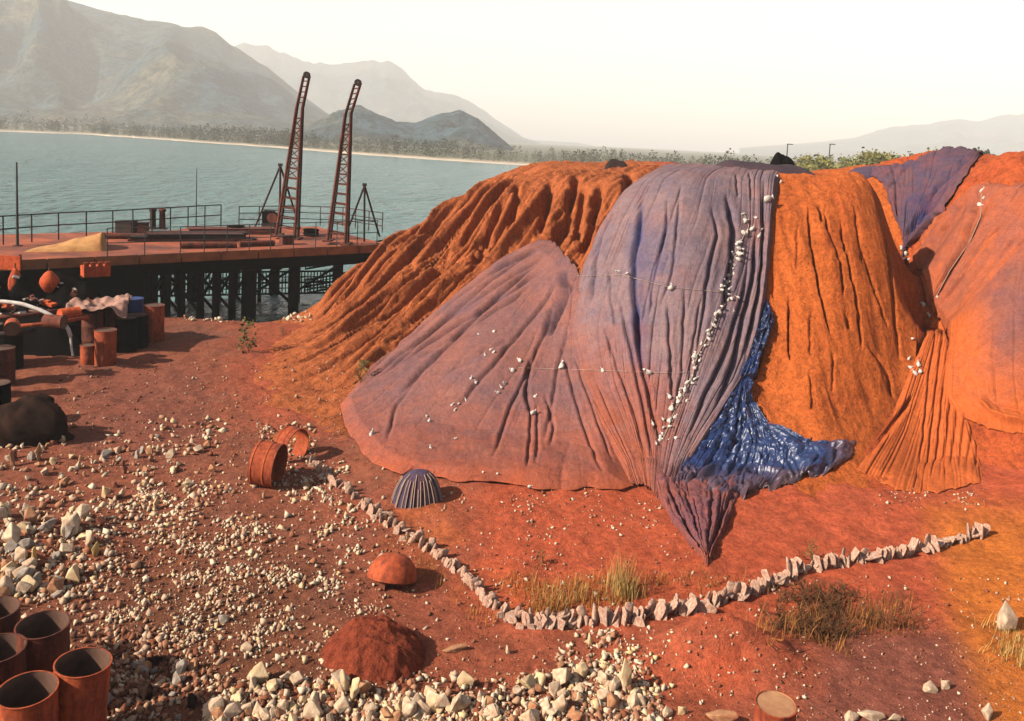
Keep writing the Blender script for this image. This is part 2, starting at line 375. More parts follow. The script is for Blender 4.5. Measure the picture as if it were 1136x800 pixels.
def dispA(X, Y, Z):
    inner = sstep(0.05, .5, cx(cAB, Y)-X)
    up = sstep(.05, 1.6, Z); top = 1-sstep(4.75, 5.4, Z)
    back = 1-sstep(31, 34, Y-.15*X)
    g = gully(X, Y, .85, 1.25, R(240), 3)
    fin = gully(X+3, Y, .34, .5, R(234), 17)
    lowfan = 1-up*top
    mid = sstep(.05, .9, Z)*top
    z = Z+.38*mid*inner*back-g*mid*inner*back-fin*sstep(.2, 1.4, Z)*(.35+.65*top)*inner*back-.12*gully(X, Y, .5, .6, R(228), 9)*lowfan*sstep(-.2,.3,Z)*inner
    z = z+.05*fbm(X*6, Y*6, 87, 3)*inner*up
    for pl, w, d in [([(612,195),(606,225),(598,262)],.12,.5),([(640,192),(632,225),(618,262)],.14,.6),([(668,200),(660,235),(652,262)],.14,.7),([(700,188),(694,208),(690,222)],.12,.7),([(560,212),(546,250),(525,288)],.14,.6),([(530,225),(505,265),(480,300)],.12,.5),([(575,200),(572,225),(566,250)],.10,.5),([(625,230),(616,262),(606,285)],.1,.5),([(648,200),(643,240),(640,268)],.12,.6)]:
        z = groove(z, X, Y, pl, w, d)
    z = z+rough(X, Y, 1)*inner; m_ = under(X, Y, Z, PINK); return z*(1-m_)+(Z-.14)*m_
heap('eroded_ore_heap', 'long gullied red ore heap sloping to the water beside the jetty', None, cAB, yrows(14, 45, 19, 34, .055, .25), 330, dispA, M['ore_left'])
def edge(X, Y, l, r):
    e = np.ones_like(X)
    if l is not None: e = e*sstep(0, .35, X-cx(l, Y))
    if r is not None: e = e*sstep(0, .35, cx(r, Y)-X)
    return e
def dispB(X, Y, Z):
    e = edge(X, Y, cAB, cBC); m_ = under(X, Y, Z, PINK); return Z+(rough(X, Y, 2)-.03)*e*(1-m_)-.14*m_*e
heap('covered_ore_heap', 'big middle ore heap hidden under the pink and grey sheets', cAB, cBC, yrows(10, 45, 13, 29, .07, .25), 130, dispB, M['ore_mid'])
def dispC(X, Y, Z):
    e = edge(X, Y, cBC, cCD); z = Z+.16*e*sstep(.3, 1.5, Z)*(fbm(X*1.5, Y*.3, 77, 3)-.5*np.abs(fbm(X*3.2+.3*Y, Y*.4, 78, 3)))+rough(X, Y, 3, .8)*e
    z = z-.035*e*sstep(.6,1.6,Z)*(1-sstep(5.3,5.8,Z))*np.power(np.clip(1-np.abs(4*vnoise(X*2.1+.5*fbm(X*1.4,Y*1.4,5,3), Y*.22+.2*X, 21)),0,1),4)*sstep(-.1,.2,fbm(X*.9,Y*.5,25,2))
    G = [([(897,226),(900,262),(906,298),(914,335),(924,372)],.03,.3),([(915,230),(918,250),(934,285),(936,325)],.028,.26),([(933,240),(938,270),(950,320),(956,385)],.03,.3),
         ([(940,345),(942,362)],.05,.2),([(876,325),(875,360),(877,398)],.025,.25),([(956,265),(968,310),(985,360)],.03,.28),([(972,225),(985,275),(992,330),(998,395)],.05,.2),
         ([(900,340),(899,395)],.03,.12),([(962,380),(985,412),(990,440)],.05,.22),([(898,410),(902,440),(900,455)],.03,.12),([(858,300),(858,330)],.04,.15),([(846,380),(835,420)],.05,.2),([(948,225),(952,250),(958,290)],.035,.15),([(910,225),(912,245)],.035,.16),([(885,250),(884,300)],.03,.1),([(925,385),(924,430)],.03,.1)]
    for pl, w, d in G: z = groove(z, X, Y, pl, w, d)
    return z
heap('orange_ore_heap', 'bare orange ore heap streaked with narrow rills between the sheets', cBC, cCD, yrows(10, 45, 15.5, 26, .03, .25), 190, dispC, M['ore_orange'])
def dispD(X, Y, Z):
    e = edge(X, Y, cCD, None); z = Z+rough(X, Y, 4)*e-.07*e*sstep(.5,1.2,Z)*np.power(np.clip(1-np.abs(4*vnoise((X-.35*Y)*2.4, (Y+.3*X)*.5, 91)),0,1),2)
    z = z-.5*np.abs(fbm(X*2.3, Y*2.3, 95, 5))*e*np.exp(-((X-cx(cCD, Y)-.35)/.55)**2)*sstep(.5, 1, Z)
    G = [([(1090,215),(1080,250),(1055,290),(1035,330)],.06,.25),([(1110,255),(1070,310),(1040,370)],.05,.2),([(1012,255),(1030,310),(1036,350)],.08,.25),([(1080,245),(1062,265),(1048,300)],.05,.2),([(1125,265),(1090,300),(1060,345)],.04,.15),([(1136,208),(1104,204)],.05,.25),([(1020,330),(1036,372),(1010,392)],.08,.3)]
    for pl, w, d in G: z = groove(z, X, Y, pl, w, d)
    return z
heap('right_ore_heap', 'large red ore heap running out of frame behind the pink draped lobe'.replace('out of frame','off'), cCD, None, yrows(10, 45, 15, 28.5, .045, .25), 420, dispD, M['ore_right'])

# ------------------------------------------------------------------ sheets (tarpaulins)
def tarp_mat(name, base, alt, fold, dust, wr=(5, 3, .7)):
    m, nt, b = newmat(name); P = objco(nt)
    n1 = noise(nt, .9, 5, .6, P, .5); r1 = ramp(nt, n1.outputs[0], [(.32, base), (.68, alt)])
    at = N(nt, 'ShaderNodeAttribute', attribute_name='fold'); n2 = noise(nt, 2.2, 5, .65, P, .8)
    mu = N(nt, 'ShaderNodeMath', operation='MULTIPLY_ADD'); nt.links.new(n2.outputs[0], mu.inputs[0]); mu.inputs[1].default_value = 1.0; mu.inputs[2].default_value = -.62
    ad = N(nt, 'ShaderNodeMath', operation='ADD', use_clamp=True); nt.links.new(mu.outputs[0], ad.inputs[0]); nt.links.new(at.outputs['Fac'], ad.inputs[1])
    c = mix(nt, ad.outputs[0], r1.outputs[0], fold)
    ad2 = N(nt, 'ShaderNodeAttribute', attribute_name='dust'); n3 = noise(nt, 1.6, 6, .7, P, .3)
    mu2 = N(nt, 'ShaderNodeMath', operation='MULTIPLY_ADD'); nt.links.new(n3.outputs[0], mu2.inputs[0]); mu2.inputs[1].default_value = 1.3; mu2.inputs[2].default_value = -.65
    a2 = N(nt, 'ShaderNodeMath', operation='ADD', use_clamp=True); nt.links.new(mu2.outputs[0], a2.inputs[0]); nt.links.new(ad2.outputs['Fac'], a2.inputs[1])
    c = mix(nt, a2.outputs[0], c, dust)
    n4 = noise(nt, 34, 4, .7, P); r4 = ramp(nt, n4.outputs[0], [(.3, (.66,.65,.65,1)), (.64, (1.14,1.14,1.14,1))]); c = mix(nt, .9, c, r4.outputs[0], 'MULTIPLY')
    n6 = noise(nt, 4.5, 6, .7, P, 1.0); r6 = ramp(nt, n6.outputs[0], [(.32, (.74,.74,.77,1)), (.6, (1.1,1.09,1.08,1))]); c = mix(nt, .9, c, r6.outputs[0], 'MULTIPLY')
    nt.links.new(c, b.inputs['Base Color']); b.inputs['Roughness'].default_value = .9; b.inputs['Specular IOR Level'].default_value = .1
    n5 = noise(nt, 9, 5, .65, P, 1.2); b1 = bump(nt, b, n5.outputs[0], .2, .04); mp = N(nt, 'ShaderNodeMapping'); mp.inputs['Scale'].default_value = wr; nt.links.new(P, mp.inputs['Vector']); n7 = noise(nt, 2.2, 4, .65, mp.outputs[0], .5); bump(nt, b, n7.outputs[0], .45, .05, b1); return m
M['tarp_pink'] = tarp_mat('tarp_pink', srgb(158,102,90), srgb(128,92,94), srgb(88,70,84), srgb(186,94,62))
M['tarp_grey'] = tarp_mat('tarp_grey', srgb(150,120,120), srgb(124,108,120), srgb(58,70,128), srgb(166,92,70))
M['tarp_blue'] = tarp_mat('tarp_blue', srgb(30,54,110), srgb(44,62,106), srgb(74,90,140), srgb(104,74,74))
M['tarp_blue'].node_tree.nodes['Principled BSDF'].inputs['Roughness'].default_value = .36; M['tarp_blue'].node_tree.nodes['Principled BSDF'].inputs['Specular IOR Level'].default_value = .5
M['tarp_slate'] = tarp_mat('tarp_slate', srgb(104,80,90), srgb(80,70,96), srgb(44,52,100), srgb(170,88,62))
M['tarp_rose'] = tarp_mat('tarp_rose', srgb(160,94,74), srgb(134,86,84), srgb(96,72,86), srgb(204,102,50))

def n1d(u, s=0): return vnoise(u, np.zeros_like(u)+s*7.7+.5, s)
def sheet(name, cols, nu, nv, mat, folds=(), pleats=(), off=.05, warp=1.0, dust=None, fold_attr=None, edgejag=1.5, crumple=0.0, surf=None, label=None, group=None, thick=.012, blur=3, hem=.45):
    C = np.stack([resample(np.array(c, float), nv) for c in cols], 1)          # nv, ncols, 2
    ct = np.linspace(0, 1, C.shape[1]); u = np.linspace(0, 1, nu)
    # smooth interpolation across the columns
    PX = np.zeros((nv, nu)); PYY = np.zeros((nv, nu))
    for j in range(nv):
        PX[j] = np.interp(u, ct, C[j, :, 0]); PYY[j] = np.interp(u, ct, C[j, :, 1])
    if C.shape[1] > 2:
        k = np.hanning(max(3, int(nu/6)) | 1); k /= k.sum(); h = len(k)//2
        for A in (PX, PYY):
            L = np.linspace(0, 1, nu); base = A[:, :1]*(1-L)+A[:, -1:]*L; D = A-base
            Dp = np.concatenate([-D[:, h:0:-1], D, -D[:, -2:-h-2:-1]], 1)
            A[:] = base+np.stack([np.convolve(r, k, 'valid') for r in Dp])
    vv = np.linspace(0, 1, nv)
    jit = edgejag*n1d(vv*26, 3)*2; jit2 = edgejag*n1d(u*30, 4)*2
    eu = np.minimum(u, 1-u); ev = np.minimum(vv, 1-vv)
    PX = PX+jit[:, None]*np.exp(-eu*30)[None]; PYY = PYY+jit2[None]*np.exp(-ev*30)[:, None]*2
    Wp = cast(PX, PYY, surf or HS)
    # a hung sheet bridges small hollows: relax a little
    for _ in range(blur):
        Wp[1:-1, 1:-1] = (Wp[:-2, 1:-1]+Wp[2:, 1:-1]+Wp[1:-1, :-2]+Wp[1:-1, 2:])/4
    du = np.gradient(Wp, axis=1); dv = np.gradient(Wp, axis=0); Nn = np.cross(dv, du); Nn /= np.linalg.norm(Nn, axis=-1, keepdims=True)+1e-9
    Nn *= np.sign((Nn*(np.array([0, 0, CAMZ])-Wp)).sum(-1, keepdims=True))
    D = np.zeros((nv, nu)); FA = np.zeros((nv, nu)); V1 = vv[:, None]+0*u[None]; U1 = u[None]+0*vv[:, None]
    for (fr, amp, wd, gate, sd) in pleats:        # creases running down the sheet, each with its own depth and length
        uw = U1*fr+warp*(.9*fbm(U1*3, V1*1.6, sd, 2)+.12*fbm(U1*9, V1*4.0, sd+3, 2))*max(1, fr/14)
        i = np.floor(uw).astype(np.int64)
        for k in (-1, 0, 1):
            c = i+k+.5+.8*(_hash(i+k, i*0, sd)-.5); hh = _hash(i+k, i*0+1, sd)
            g = sstep(gate, gate+.25, vnoise((i+k)*7.13, V1*(2.2+2*hh)+hh*9, sd+8)+.5)
            cr_ = amp*(.25+1.1*hh*hh)*g*np.exp(-np.abs(uw-c)/(wd*(.6+.8*hh)))
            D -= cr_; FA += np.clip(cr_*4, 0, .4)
        D += .35*amp*(vnoise(uw*.9, V1*2, sd+21))
    for (pl, w, dep) in folds:
        pr = resample(np.array(pl, float), 16); pr[1:-1] += rng.normal(0, .45, (14, 2))
        d, t, sd = pdist(PX, PYY, pr); ta = np.minimum(1, np.minimum(t, 1-t)*6+.05)
        cut = (.55*np.exp(-(d/w)**2)+.55*np.exp(-d/(.7*w)))*dep*ta
        D -= cut; D += .22*max(0, dep)*ta*np.exp(-((d-2.1*w)/(1.1*w))**2)*(.5+.5*(sd < 0))
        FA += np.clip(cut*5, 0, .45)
    if crumple:
        a_ = PX*.05+.9*fbm(PX*.03, PYY*.03, 60, 2); b_ = PYY*.075+.9*fbm(PX*.03, PYY*.03, 62, 2); D += crumple*(.45-1.5*np.abs(vnoise(a_, b_, 61))-.8*np.abs(vnoise(a_*2.3+b_, b_*2.1-a_, 63))-.34*np.abs(vnoise(a_*4.4+b_, b_*4.6-a_, 64)))
    D += .02*fbm(PX*.03, PYY*.03, 71, 3)+.006*fbm(PX*.2, PYY*.12, 72, 2)
    D += off*np.minimum(1, np.minimum(ev[:, None]*14, eu[None]*14)+.25)
    Wp = Wp+Nn*D[..., None]
    du_ = dust(PX, PYY) if dust else np.zeros_like(PX); du_ = du_+hem*(np.exp(-(1-vv)*14)[:, None]+.6*np.exp(-eu*22)[None]+0*PX); fa = (fold_attr(PX, PYY) if fold_attr else 0)+FA
    o = put(name, Wp.reshape(-1, 3), gridfaces(nv, nu), mat, smooth=True, attrs={'dust': du_, 'fold': np.clip(fa, 0, 1)})
    md = o.modifiers.new('thickness', 'SOLIDIFY'); md.thickness = thick; md.offset = 0
    return tag(o, label, 'tarpaulin', group)

# big grey sheet over the middle heap
fg = [([(690,232),(672,262),(664,300),(660,345)],2.2,.10),([(716,222),(712,262),(706,300),(708,345),(712,400)],2.6,.15),([(742,225),(740,265),(726,320),(722,360)],1.6,.07),
      ([(756,215),(752,260),(746,310),(734,345)],1.5,.06),([(786,232),(792,262),(784,300),(778,350),(770,400)],2.0,.09),([(802,222),(810,255),(808,290),(802,320),(800,350)],3.2,.17),
      ([(846,205),(846,250),(842,300),(836,340),(822,400)],2.6,.14),([(838,260),(832,310),(822,350),(808,410),(790,460)],2.8,.14),([(826,300),(815,345),(800,395),(780,440),(764,490)],2.2,.11),
      ([(708,345),(712,400),(722,450),(734,505)],2.2,.1),([(690,330),(700,380),(712,440),(724,520)],1.8,.08),([(672,360),(690,420),(706,470),(718,520)],1.6,.06),([(742,340),(744,400),(746,450)],1.8,.08),
      ([(760,320),(758,370),(756,420),(744,480)],1.6,.06),([(640,350),(636,400),(640,440)],2,.06),([(680,300),(682,340),(688,372)],1.5,.06),([(815,200),(816,225)],1.6,.05),([(830,196),(832,230)],1.6,.05),([(776,330),(768,380),(762,440)],1.5,.06),
      ([(852,330),(840,380),(830,420),(815,450)],2.4,.12)]
sheet('tarpaulin', [
    [(738,184),(694,212),(668,250),(648,300),(634,340),(628,372),(640,420),(668,480),(700,540)],
    [(772,184),(735,205),(712,250),(694,300),(684,360),(690,430),(706,490),(718,541)],
    [(812,183),(790,205),(782,250),(765,310),(752,370),(740,440),(730,500),(726,548)],
    [(846,184),(838,206),(838,250),(830,310),(812,370),(790,430),(760,490),(742,540)],
    [(868,186),(862,208),(856,250),(852,310),(842,370),(824,420),(790,478),(764,520)]],
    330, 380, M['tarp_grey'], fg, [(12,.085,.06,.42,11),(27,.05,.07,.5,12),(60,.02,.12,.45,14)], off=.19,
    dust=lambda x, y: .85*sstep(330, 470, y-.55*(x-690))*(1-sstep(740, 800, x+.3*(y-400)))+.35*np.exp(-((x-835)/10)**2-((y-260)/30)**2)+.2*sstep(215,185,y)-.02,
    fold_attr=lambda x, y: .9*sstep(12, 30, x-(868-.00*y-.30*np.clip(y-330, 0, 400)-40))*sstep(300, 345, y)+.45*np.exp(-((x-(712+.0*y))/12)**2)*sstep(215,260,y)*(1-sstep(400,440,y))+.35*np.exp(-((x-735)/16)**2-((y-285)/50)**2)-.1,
    label='huge grey-purple tarpaulin hanging in long pleats over the middle heap')
# pink sheet in front of it
fp = [([(636,300),(600,350),(540,420),(500,470)],2.2,.07),([(606,292),(548,340),(486,402),(440,450)],2.2,.1),([(625,330),(600,390),(570,450),(545,520)],2.,.06),([(596,280),(545,318),(470,384),(420,428)],2,.09),([(640,350),(620,420),(604,500)],2,.06),([(470,420),(440,460),(430,500)],2,.05),([(612,272),(560,300),(500,342),(430,395),(398,432)],2.0,.07),([(618,285),(580,306),(510,352),(440,405),(404,436)],1.8,.08),([(612,300),(560,335),(490,378),(430,420)],2.0,.09),([(590,325),(520,372),(460,408)],1.7,.05),
      ([(575,278),(545,292),(520,304)],2.2,.06),([(600,282),(560,300),(535,313)],2.2,.07),([(560,285),(530,298)],2,.05),
      ([(588,405),(584,440),(588,465)],2.4,.1),([(590,455),(588,490),(584,530)],1.6,.06),([(596,455),(597,490),(594,525)],1.6,.06),([(606,445),(615,480),(610,505)],2,.06),([(500,420),(540,395),(575,382)],2.0,.05),
      ([(626,390),(640,450),(655,500),(668,535)],2.0,.06),([(640,400),(660,460),(680,520)],1.6,.05),([(628,300),(632,322),(622,352),(606,378)],4.0,.2),([(640,318),(624,350),(612,378)],3,.16)]
sheet('tarpaulin', [
    [(600,268),(560,284),(510,322),(455,372),(410,412),(378,452)],
    [(612,270),(584,296),(538,352),(478,408),(424,458),(384,480)],
    [(622,276),(606,318),(564,376),(510,436),(462,494),(412,516)],
    [(632,288),(622,340),(594,398),(556,458),(526,520),(462,530)],
    [(642,300),(634,350),(630,405),(622,462),(608,520),(600,545)],
    [(655,330),(652,370),(664,420),(676,470),(692,520),(704,544)]],
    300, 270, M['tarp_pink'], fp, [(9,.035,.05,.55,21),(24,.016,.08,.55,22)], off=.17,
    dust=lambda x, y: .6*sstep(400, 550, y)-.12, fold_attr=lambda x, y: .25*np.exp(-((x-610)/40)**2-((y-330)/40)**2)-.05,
    label='dusty pink tarpaulin spread over the low left shoulder of the middle heap')
# blue crumpled end
sheet('tarpaulin', [
    [(851,335),(832,380),(814,420),(796,462),(770,495),(752,520),(738,548)],
    [(853,342),(834,388),(816,428),(806,465),(796,500),(780,530),(758,552)],
    [(855,348),(836,394),(820,434),(828,468),(842,500),(828,536),(790,556)],
    [(857,352),(838,398),(824,438),(846,474),(880,500),(870,530),(840,548)],
    [(860,356),(842,402),(829,440),(850,469),(898,490),(948,488),(946,508),(925,522)]],
    230, 260, M['tarp_blue'], [([(812,470),(850,478),(892,494)],2,.08),([(780,500),(830,504),(880,512)],2,.1),([(800,515),(840,520),(900,505)],2,.08)], [(11,.12,.09,.25,31),(30,.04,.12,.3,33)], off=.17, crumple=.19,
    dust=lambda x, y: .8*sstep(516, 536, y)+.75*sstep(908, 930, x)-.3, fold_attr=lambda x, y: -.12+.1*sstep(460, 480, y), edgejag=3, blur=2,
    label='crumpled bright blue tarpaulin bunched at the foot of the orange heap')
# hanging tip below
sheet('tarpaulin', [
    [(722,520),(728,552),(745,580),(766,606),(780,626)],
    [(745,535),(752,562),(762,588),(774,610),(782,627)],
    [(780,535),(782,566),(784,590),(784,612),(784,628)],
    [(826,528),(816,560),(806,584),(794,608),(786,627)]],
    130, 130, M['tarp_slate'], [([(740,545),(760,585),(780,620)],2,.09),([(815,545),(800,580),(785,622)],2.4,.12),([(790,545),(788,585),(784,620)],2,.08),([(760,550),(775,600)],1.5,.06)], [(14,.09,.12,.3,41)], off=.14, crumple=.08,
    dust=lambda x, y: .45+0*x, fold_attr=lambda x, y: -.3+0*x, edgejag=2, blur=2,
    label='grey tarpaulin end tapering to a point on the ground below the blue bunch')
# slate sheet on the right heap
sheet('tarpaulin', [
    [(955,187),(980,205),(990,235),(1003,262)],
    [(1004,184),(1005,218),(1004,250),(1004,276)],
    [(1040,165),(1032,200),(1018,240),(1002,290)],
    [(1068,164),(1058,190),(1034,230),(1000,284)],
    [(1090,170),(1066,206),(1046,236),(1010,272)]],
    150, 170, M['tarp_slate'], [([(1083,176),(1050,205),(1028,232),(1008,262)],2.4,.14),([(1062,200),(1040,232),(1012,262)],2.2,.12),([(1010,188),(995,205),(978,220)],1.6,.07),([(1000,186),(985,200)],1.6,.06),([(1040,225),(1022,246),(1005,268)],2,.12)], [(10,.12,.08,.3,51),(24,.05,.1,.4,53)], off=.17,
    dust=lambda x, y: .1+0*x, fold_attr=lambda x, y: .5*np.exp(-((x-1025)/22)**2-((y-225)/30)**2)-.1, label='slate blue tarpaulin over the crest of the right heap')
# red dusty sheet between the slate and the rose ones
sheet('tarpaulin', [
    [(1086,207),(1064,222),(1038,246),(1013,284)],
    [(1100,204),(1084,240),(1058,286),(1028,336)],
    [(1140,207),(1114,250),(1080,300),(1042,352)],
    [(1195,214),(1150,265),(1102,320),(1056,374)]],
    170, 150, M['tarp_rose'], [([(1088,214),(1084,245),(1068,285),(1040,337)],2.4,.2),([(1120,245),(1086,290),(1050,342)],2,.12),([(1078,222),(1050,262),(1026,302)],2,.12),([(1136,262),(1100,308),(1062,354)],2,.1),([(1064,224),(1040,252),(1018,286)],2.4,.14),([(1106,226),(1080,270),(1046,318)],1.6,.09)], [(9,.09,.06,.3,81),(22,.045,.08,.4,82)], off=.17,
    dust=lambda x, y: .42+0*x, fold_attr=lambda x, y: -.25+0*x, label='orange dusted tarpaulin slanting down the upper right heap')
# rose sheet on the front lobe at the right
sheet('tarpaulin', [
    [(1092,258),(1072,300),(1058,350),(1050,400),(1046,440),(1064,462)],
    [(1110,252),(1094,300),(1082,350),(1080,400),(1086,446),(1096,476)],
    [(1150,256),(1144,300),(1140,350),(1138,400),(1138,446),(1142,484)],
    [(1250,275),(1245,310),(1240,350),(1236,400),(1232,446),(1228,492)]],
    150, 190, M['tarp_rose'], [([(1090,265),(1072,310),(1060,360)],1.8,.05),([(1084,444),(1102,462),(1145,474)],3.2,-.13),([(1090,436),(1106,452),(1145,462)],3,.06)], [(10,.06,.07,.35,61),(26,.03,.1,.4,63)], off=.13, edgejag=.7,
    dust=lambda x, y: 1.0-1.3*np.exp(-((x-1128)/36)**2-((y-345)/75)**2), fold_attr=lambda x, y: .25*np.exp(-((x-1122)/30)**2-((y-340)/60)**2)-.3, label='rose coloured tarpaulin bulging over the front lobe of the right heap')
# pleated fan below it
ff = [([(1040+8*i, 350+6*i), (1030+8.5*i, 420+6*i), (1018+9*i, 520+1.5*i)], 1.5, .06) for i in range(0, 10)]
sheet('tarpaulin', [
    [(1036,352),(1010,410),(985,470),(950,522)],
    [(1046,360),(1030,420),(1014,480),(994,545)],
    [(1056,390),(1050,440),(1046,490),(1040,548)],
    [(1060,430),(1072,462),(1084,500),(1092,535)]],
    150, 160, M['tarp_rose'], ff+[([(1012,440),(990,470),(962,506)],2.6,.14),([(958,526),(990,534)],2,.04)], [(34,.05,.14,.25,71)], off=.08,
    edgejag=.7, dust=lambda x, y: 1.05+0*x, fold_attr=lambda x, y: -.5+0*x, label='tight pleated red dusty tarpaulin fanning out at the foot of the right heap')
# ------------------------------------------------------------------ ground
m, nt, b = newmat('yard_earth'); P = objco(nt)
n1 = noise(nt, .35, 5, .6, P, .6); r1 = ramp(nt, n1.outputs[0], [(.3, srgb(152,98,80)), (.5, srgb(166,98,74)), (.7, srgb(146,94,78))])
a_red = N(nt, 'ShaderNodeAttribute', attribute_name='red').outputs['Fac']; a_och = N(nt, 'ShaderNodeAttribute', attribute_name='ochre').outputs['Fac']; a_dk = N(nt, 'ShaderNodeAttribute', attribute_name='path').outputs['Fac']
nb = noise(nt, 1.4, 5, .65, P, .4)
def wob(a):
    mu = N(nt, 'ShaderNodeMath', operation='MULTIPLY_ADD'); nt.links.new(nb.outputs[0], mu.inputs[0]); mu.inputs[1].default_value = .9; mu.inputs[2].default_value = -.45
    ad = N(nt, 'ShaderNodeMath', operation='ADD', use_clamp=True); nt.links.new(mu.outputs[0], ad.inputs[0]); nt.links.new(a, ad.inputs[1]); return ad.outputs[0]
c = mix(nt, wob(a_red), r1.outputs[0], srgb(212,102,68)); c = mix(nt, wob(a_och), c, srgb(222,128,54)); c = mix(nt, wob(a_dk), c, srgb(150,90,76)); a_br = N(nt, 'ShaderNodeAttribute', attribute_name='brown').outputs['Fac']; c = mix(nt, wob(a_br), c, srgb(112,76,54))
n2 = noise(nt, 9, 6, .7, P); r2 = ramp(nt, n2.outputs[0], [(.3, (.68,.66,.66,1)), (.62, (1.12,1.1,1.08,1))]); c = mix(nt, 1, c, r2.outputs[0], 'MULTIPLY')
n3 = noise(nt, 55, 3, .7, P); r3 = ramp(nt, n3.outputs[0], [(.34, (.6,.58,.56,1)), (.52, (1,1,1,1)), (.7, (1.3,1.26,1.2,1))]); c = mix(nt, .9, c, r3.outputs[0], 'MULTIPLY')
n9 = noise(nt, 2.6, 6, .75, P, 1.5); r9 = ramp(nt, n9.outputs[0], [(.36, (.7,.68,.68,1)), (.58, (1.12,1.1,1.08,1))]); c = mix(nt, .8, c, r9.outputs[0], 'MULTIPLY')
nt.links.new(c, b.inputs['Base Color']); b.inputs['Roughness'].default_value = .95; b.inputs['Specular IOR Level'].default_value = .066
bp = bump(nt, b, n2.outputs[0], .7, .08); bump(nt, b, n3.outputs[0], .6, .02, bp); M['earth'] = m
xs = np.r_[np.arange(-60, -15, 1.5), np.arange(-15, 12.5, .07), np.arange(12.5, 80, 1.5)]
ys = np.r_[np.arange(-6, 6, .5), np.arange(6, 21, .06), np.arange(21, 32, .12), np.arange(32, 75, .8)]
X, Y = np.meshgrid(xs, ys); Z = GR(X, Y)
Z += .05*fbm(X*2.5, Y*2.5, 15, 4)+.03*np.abs(fbm(X*6, Y*6, 16, 3))
# rubble humps
def hump(cxp, cyp, rx, ry, h):
    global Z
    p = at_z(cxp, cyp, 0); d = np.hypot((X-p[0])/rx, (Y-p[1])/ry); Z = Z+h*np.exp(-d*d*1.4)*(1+.5*fbm(X*2.2, Y*2.2, 19, 3))
hump(800,730,.95,.55,.5); hump(560,785,2.6,.4,.12); hump(40,600,1.6,.9,.25)
U, Vp = proj(X, Y, Z)
red = np.clip(.95*sstep(480, 600, U)*sstep(720, 640, Vp)+.4*sstep(300, 480, U)*sstep(500, 560, Vp)+.35*sstep(200,360,U)*sstep(470,380,Vp)+.75*np.exp(-((U-335)/75)**2-((Vp-430)/70)**2)+.55*np.exp(-((U-800)/90)**2-((Vp-740)/40)**2), 0, 1)-.1
och = 1.0*sstep(1010, 1075, U-.25*(Vp-640))*sstep(530, 590, Vp)+.45*np.exp(-((U-620)/90)**2-((Vp-655)/22)**2)+.3*np.exp(-((U-470)/60)**2-((Vp-590)/50)**2)-.12
pth = .9*sstep(880, 940, U)*sstep(690, 715, Vp-.0*U)*(1-sstep(1010, 1090, U-.5*(Vp-700)))+.65*sstep(60, 110, U)*(1-sstep(200, 260, U))*sstep(395, 420, Vp)*(1-sstep(480, 520, Vp))+.4*np.exp(-((U-450)/60)**2-((Vp-690)/30)**2)-.12
brn = .85*np.exp(-((U-230)/170)**2-((Vp-690)/110)**2)+.7*sstep(60,0,U)*sstep(540,600,Vp)+.8*np.exp(-((U-480)/280)**2-((Vp-800)/45)**2)-.15
GRD = put('ground', np.stack([X, Y, Z], -1).reshape(-1, 3), gridfaces(*X.shape), M['earth'], smooth=True, attrs={'brown': brn, 'red': red, 'ochre': och, 'path': pth}); struct(GRD)
# quick lookup of the finished floor
GRND = np.zeros_like(BASE)
for j in range(GNY):
    yq = _gy[j]; jj = int(np.clip(np.searchsorted(ys, yq)-1, 0, len(ys)-2)); f = (yq-ys[jj])/(ys[jj+1]-ys[jj])
    GRND[j] = np.interp(_gx, xs, Z[jj]*(1-f)+Z[jj+1]*f)
def FL(x, y): return np.maximum(bil(GRND, x, y), HB(x, y))
def fl(x, y): return float(FL(np.array([x], float), np.array([y], float))[0])
def on(px, py): return cast(np.array([px], float), np.array([py], float), FL, t0=6.0)[0]

# ------------------------------------------------------------------ water
m, nt, b = newmat('lake_water'); P = objco(nt)
mp = N(nt, 'ShaderNodeMapping'); mp.inputs['Scale'].default_value = (1, .6, 1); nt.links.new(P, mp.inputs['Vector'])
n1 = noise(nt, .75, 5, .6, mp.outputs[0], .3); n2 = noise(nt, .05, 4, .6, mp.outputs[0])
r = ramp(nt, n2.outputs[0], [(.3, srgb(84,130,128)), (.7, srgb(112,152,146))]); nt.links.new(r.outputs[0], b.inputs['Base Color'])
b.inputs['Roughness'].default_value = .18; b.inputs['IOR'].default_value = 1.33
n4 = noise(nt, .22, 3, .6, mp.outputs[0], .5); bp = bump(nt, b, n4.outputs[0], 1, 2.2); bump(nt, b, n1.outputs[0], 1, 1.3, bp); M['water'] = m
WZ = -1.2
w = put('water', [(-1600,27,WZ),(120,27,WZ),(120,1400,WZ),(-1600,1400,WZ)], [(0,1,2,3)], M['water']); struct(w)

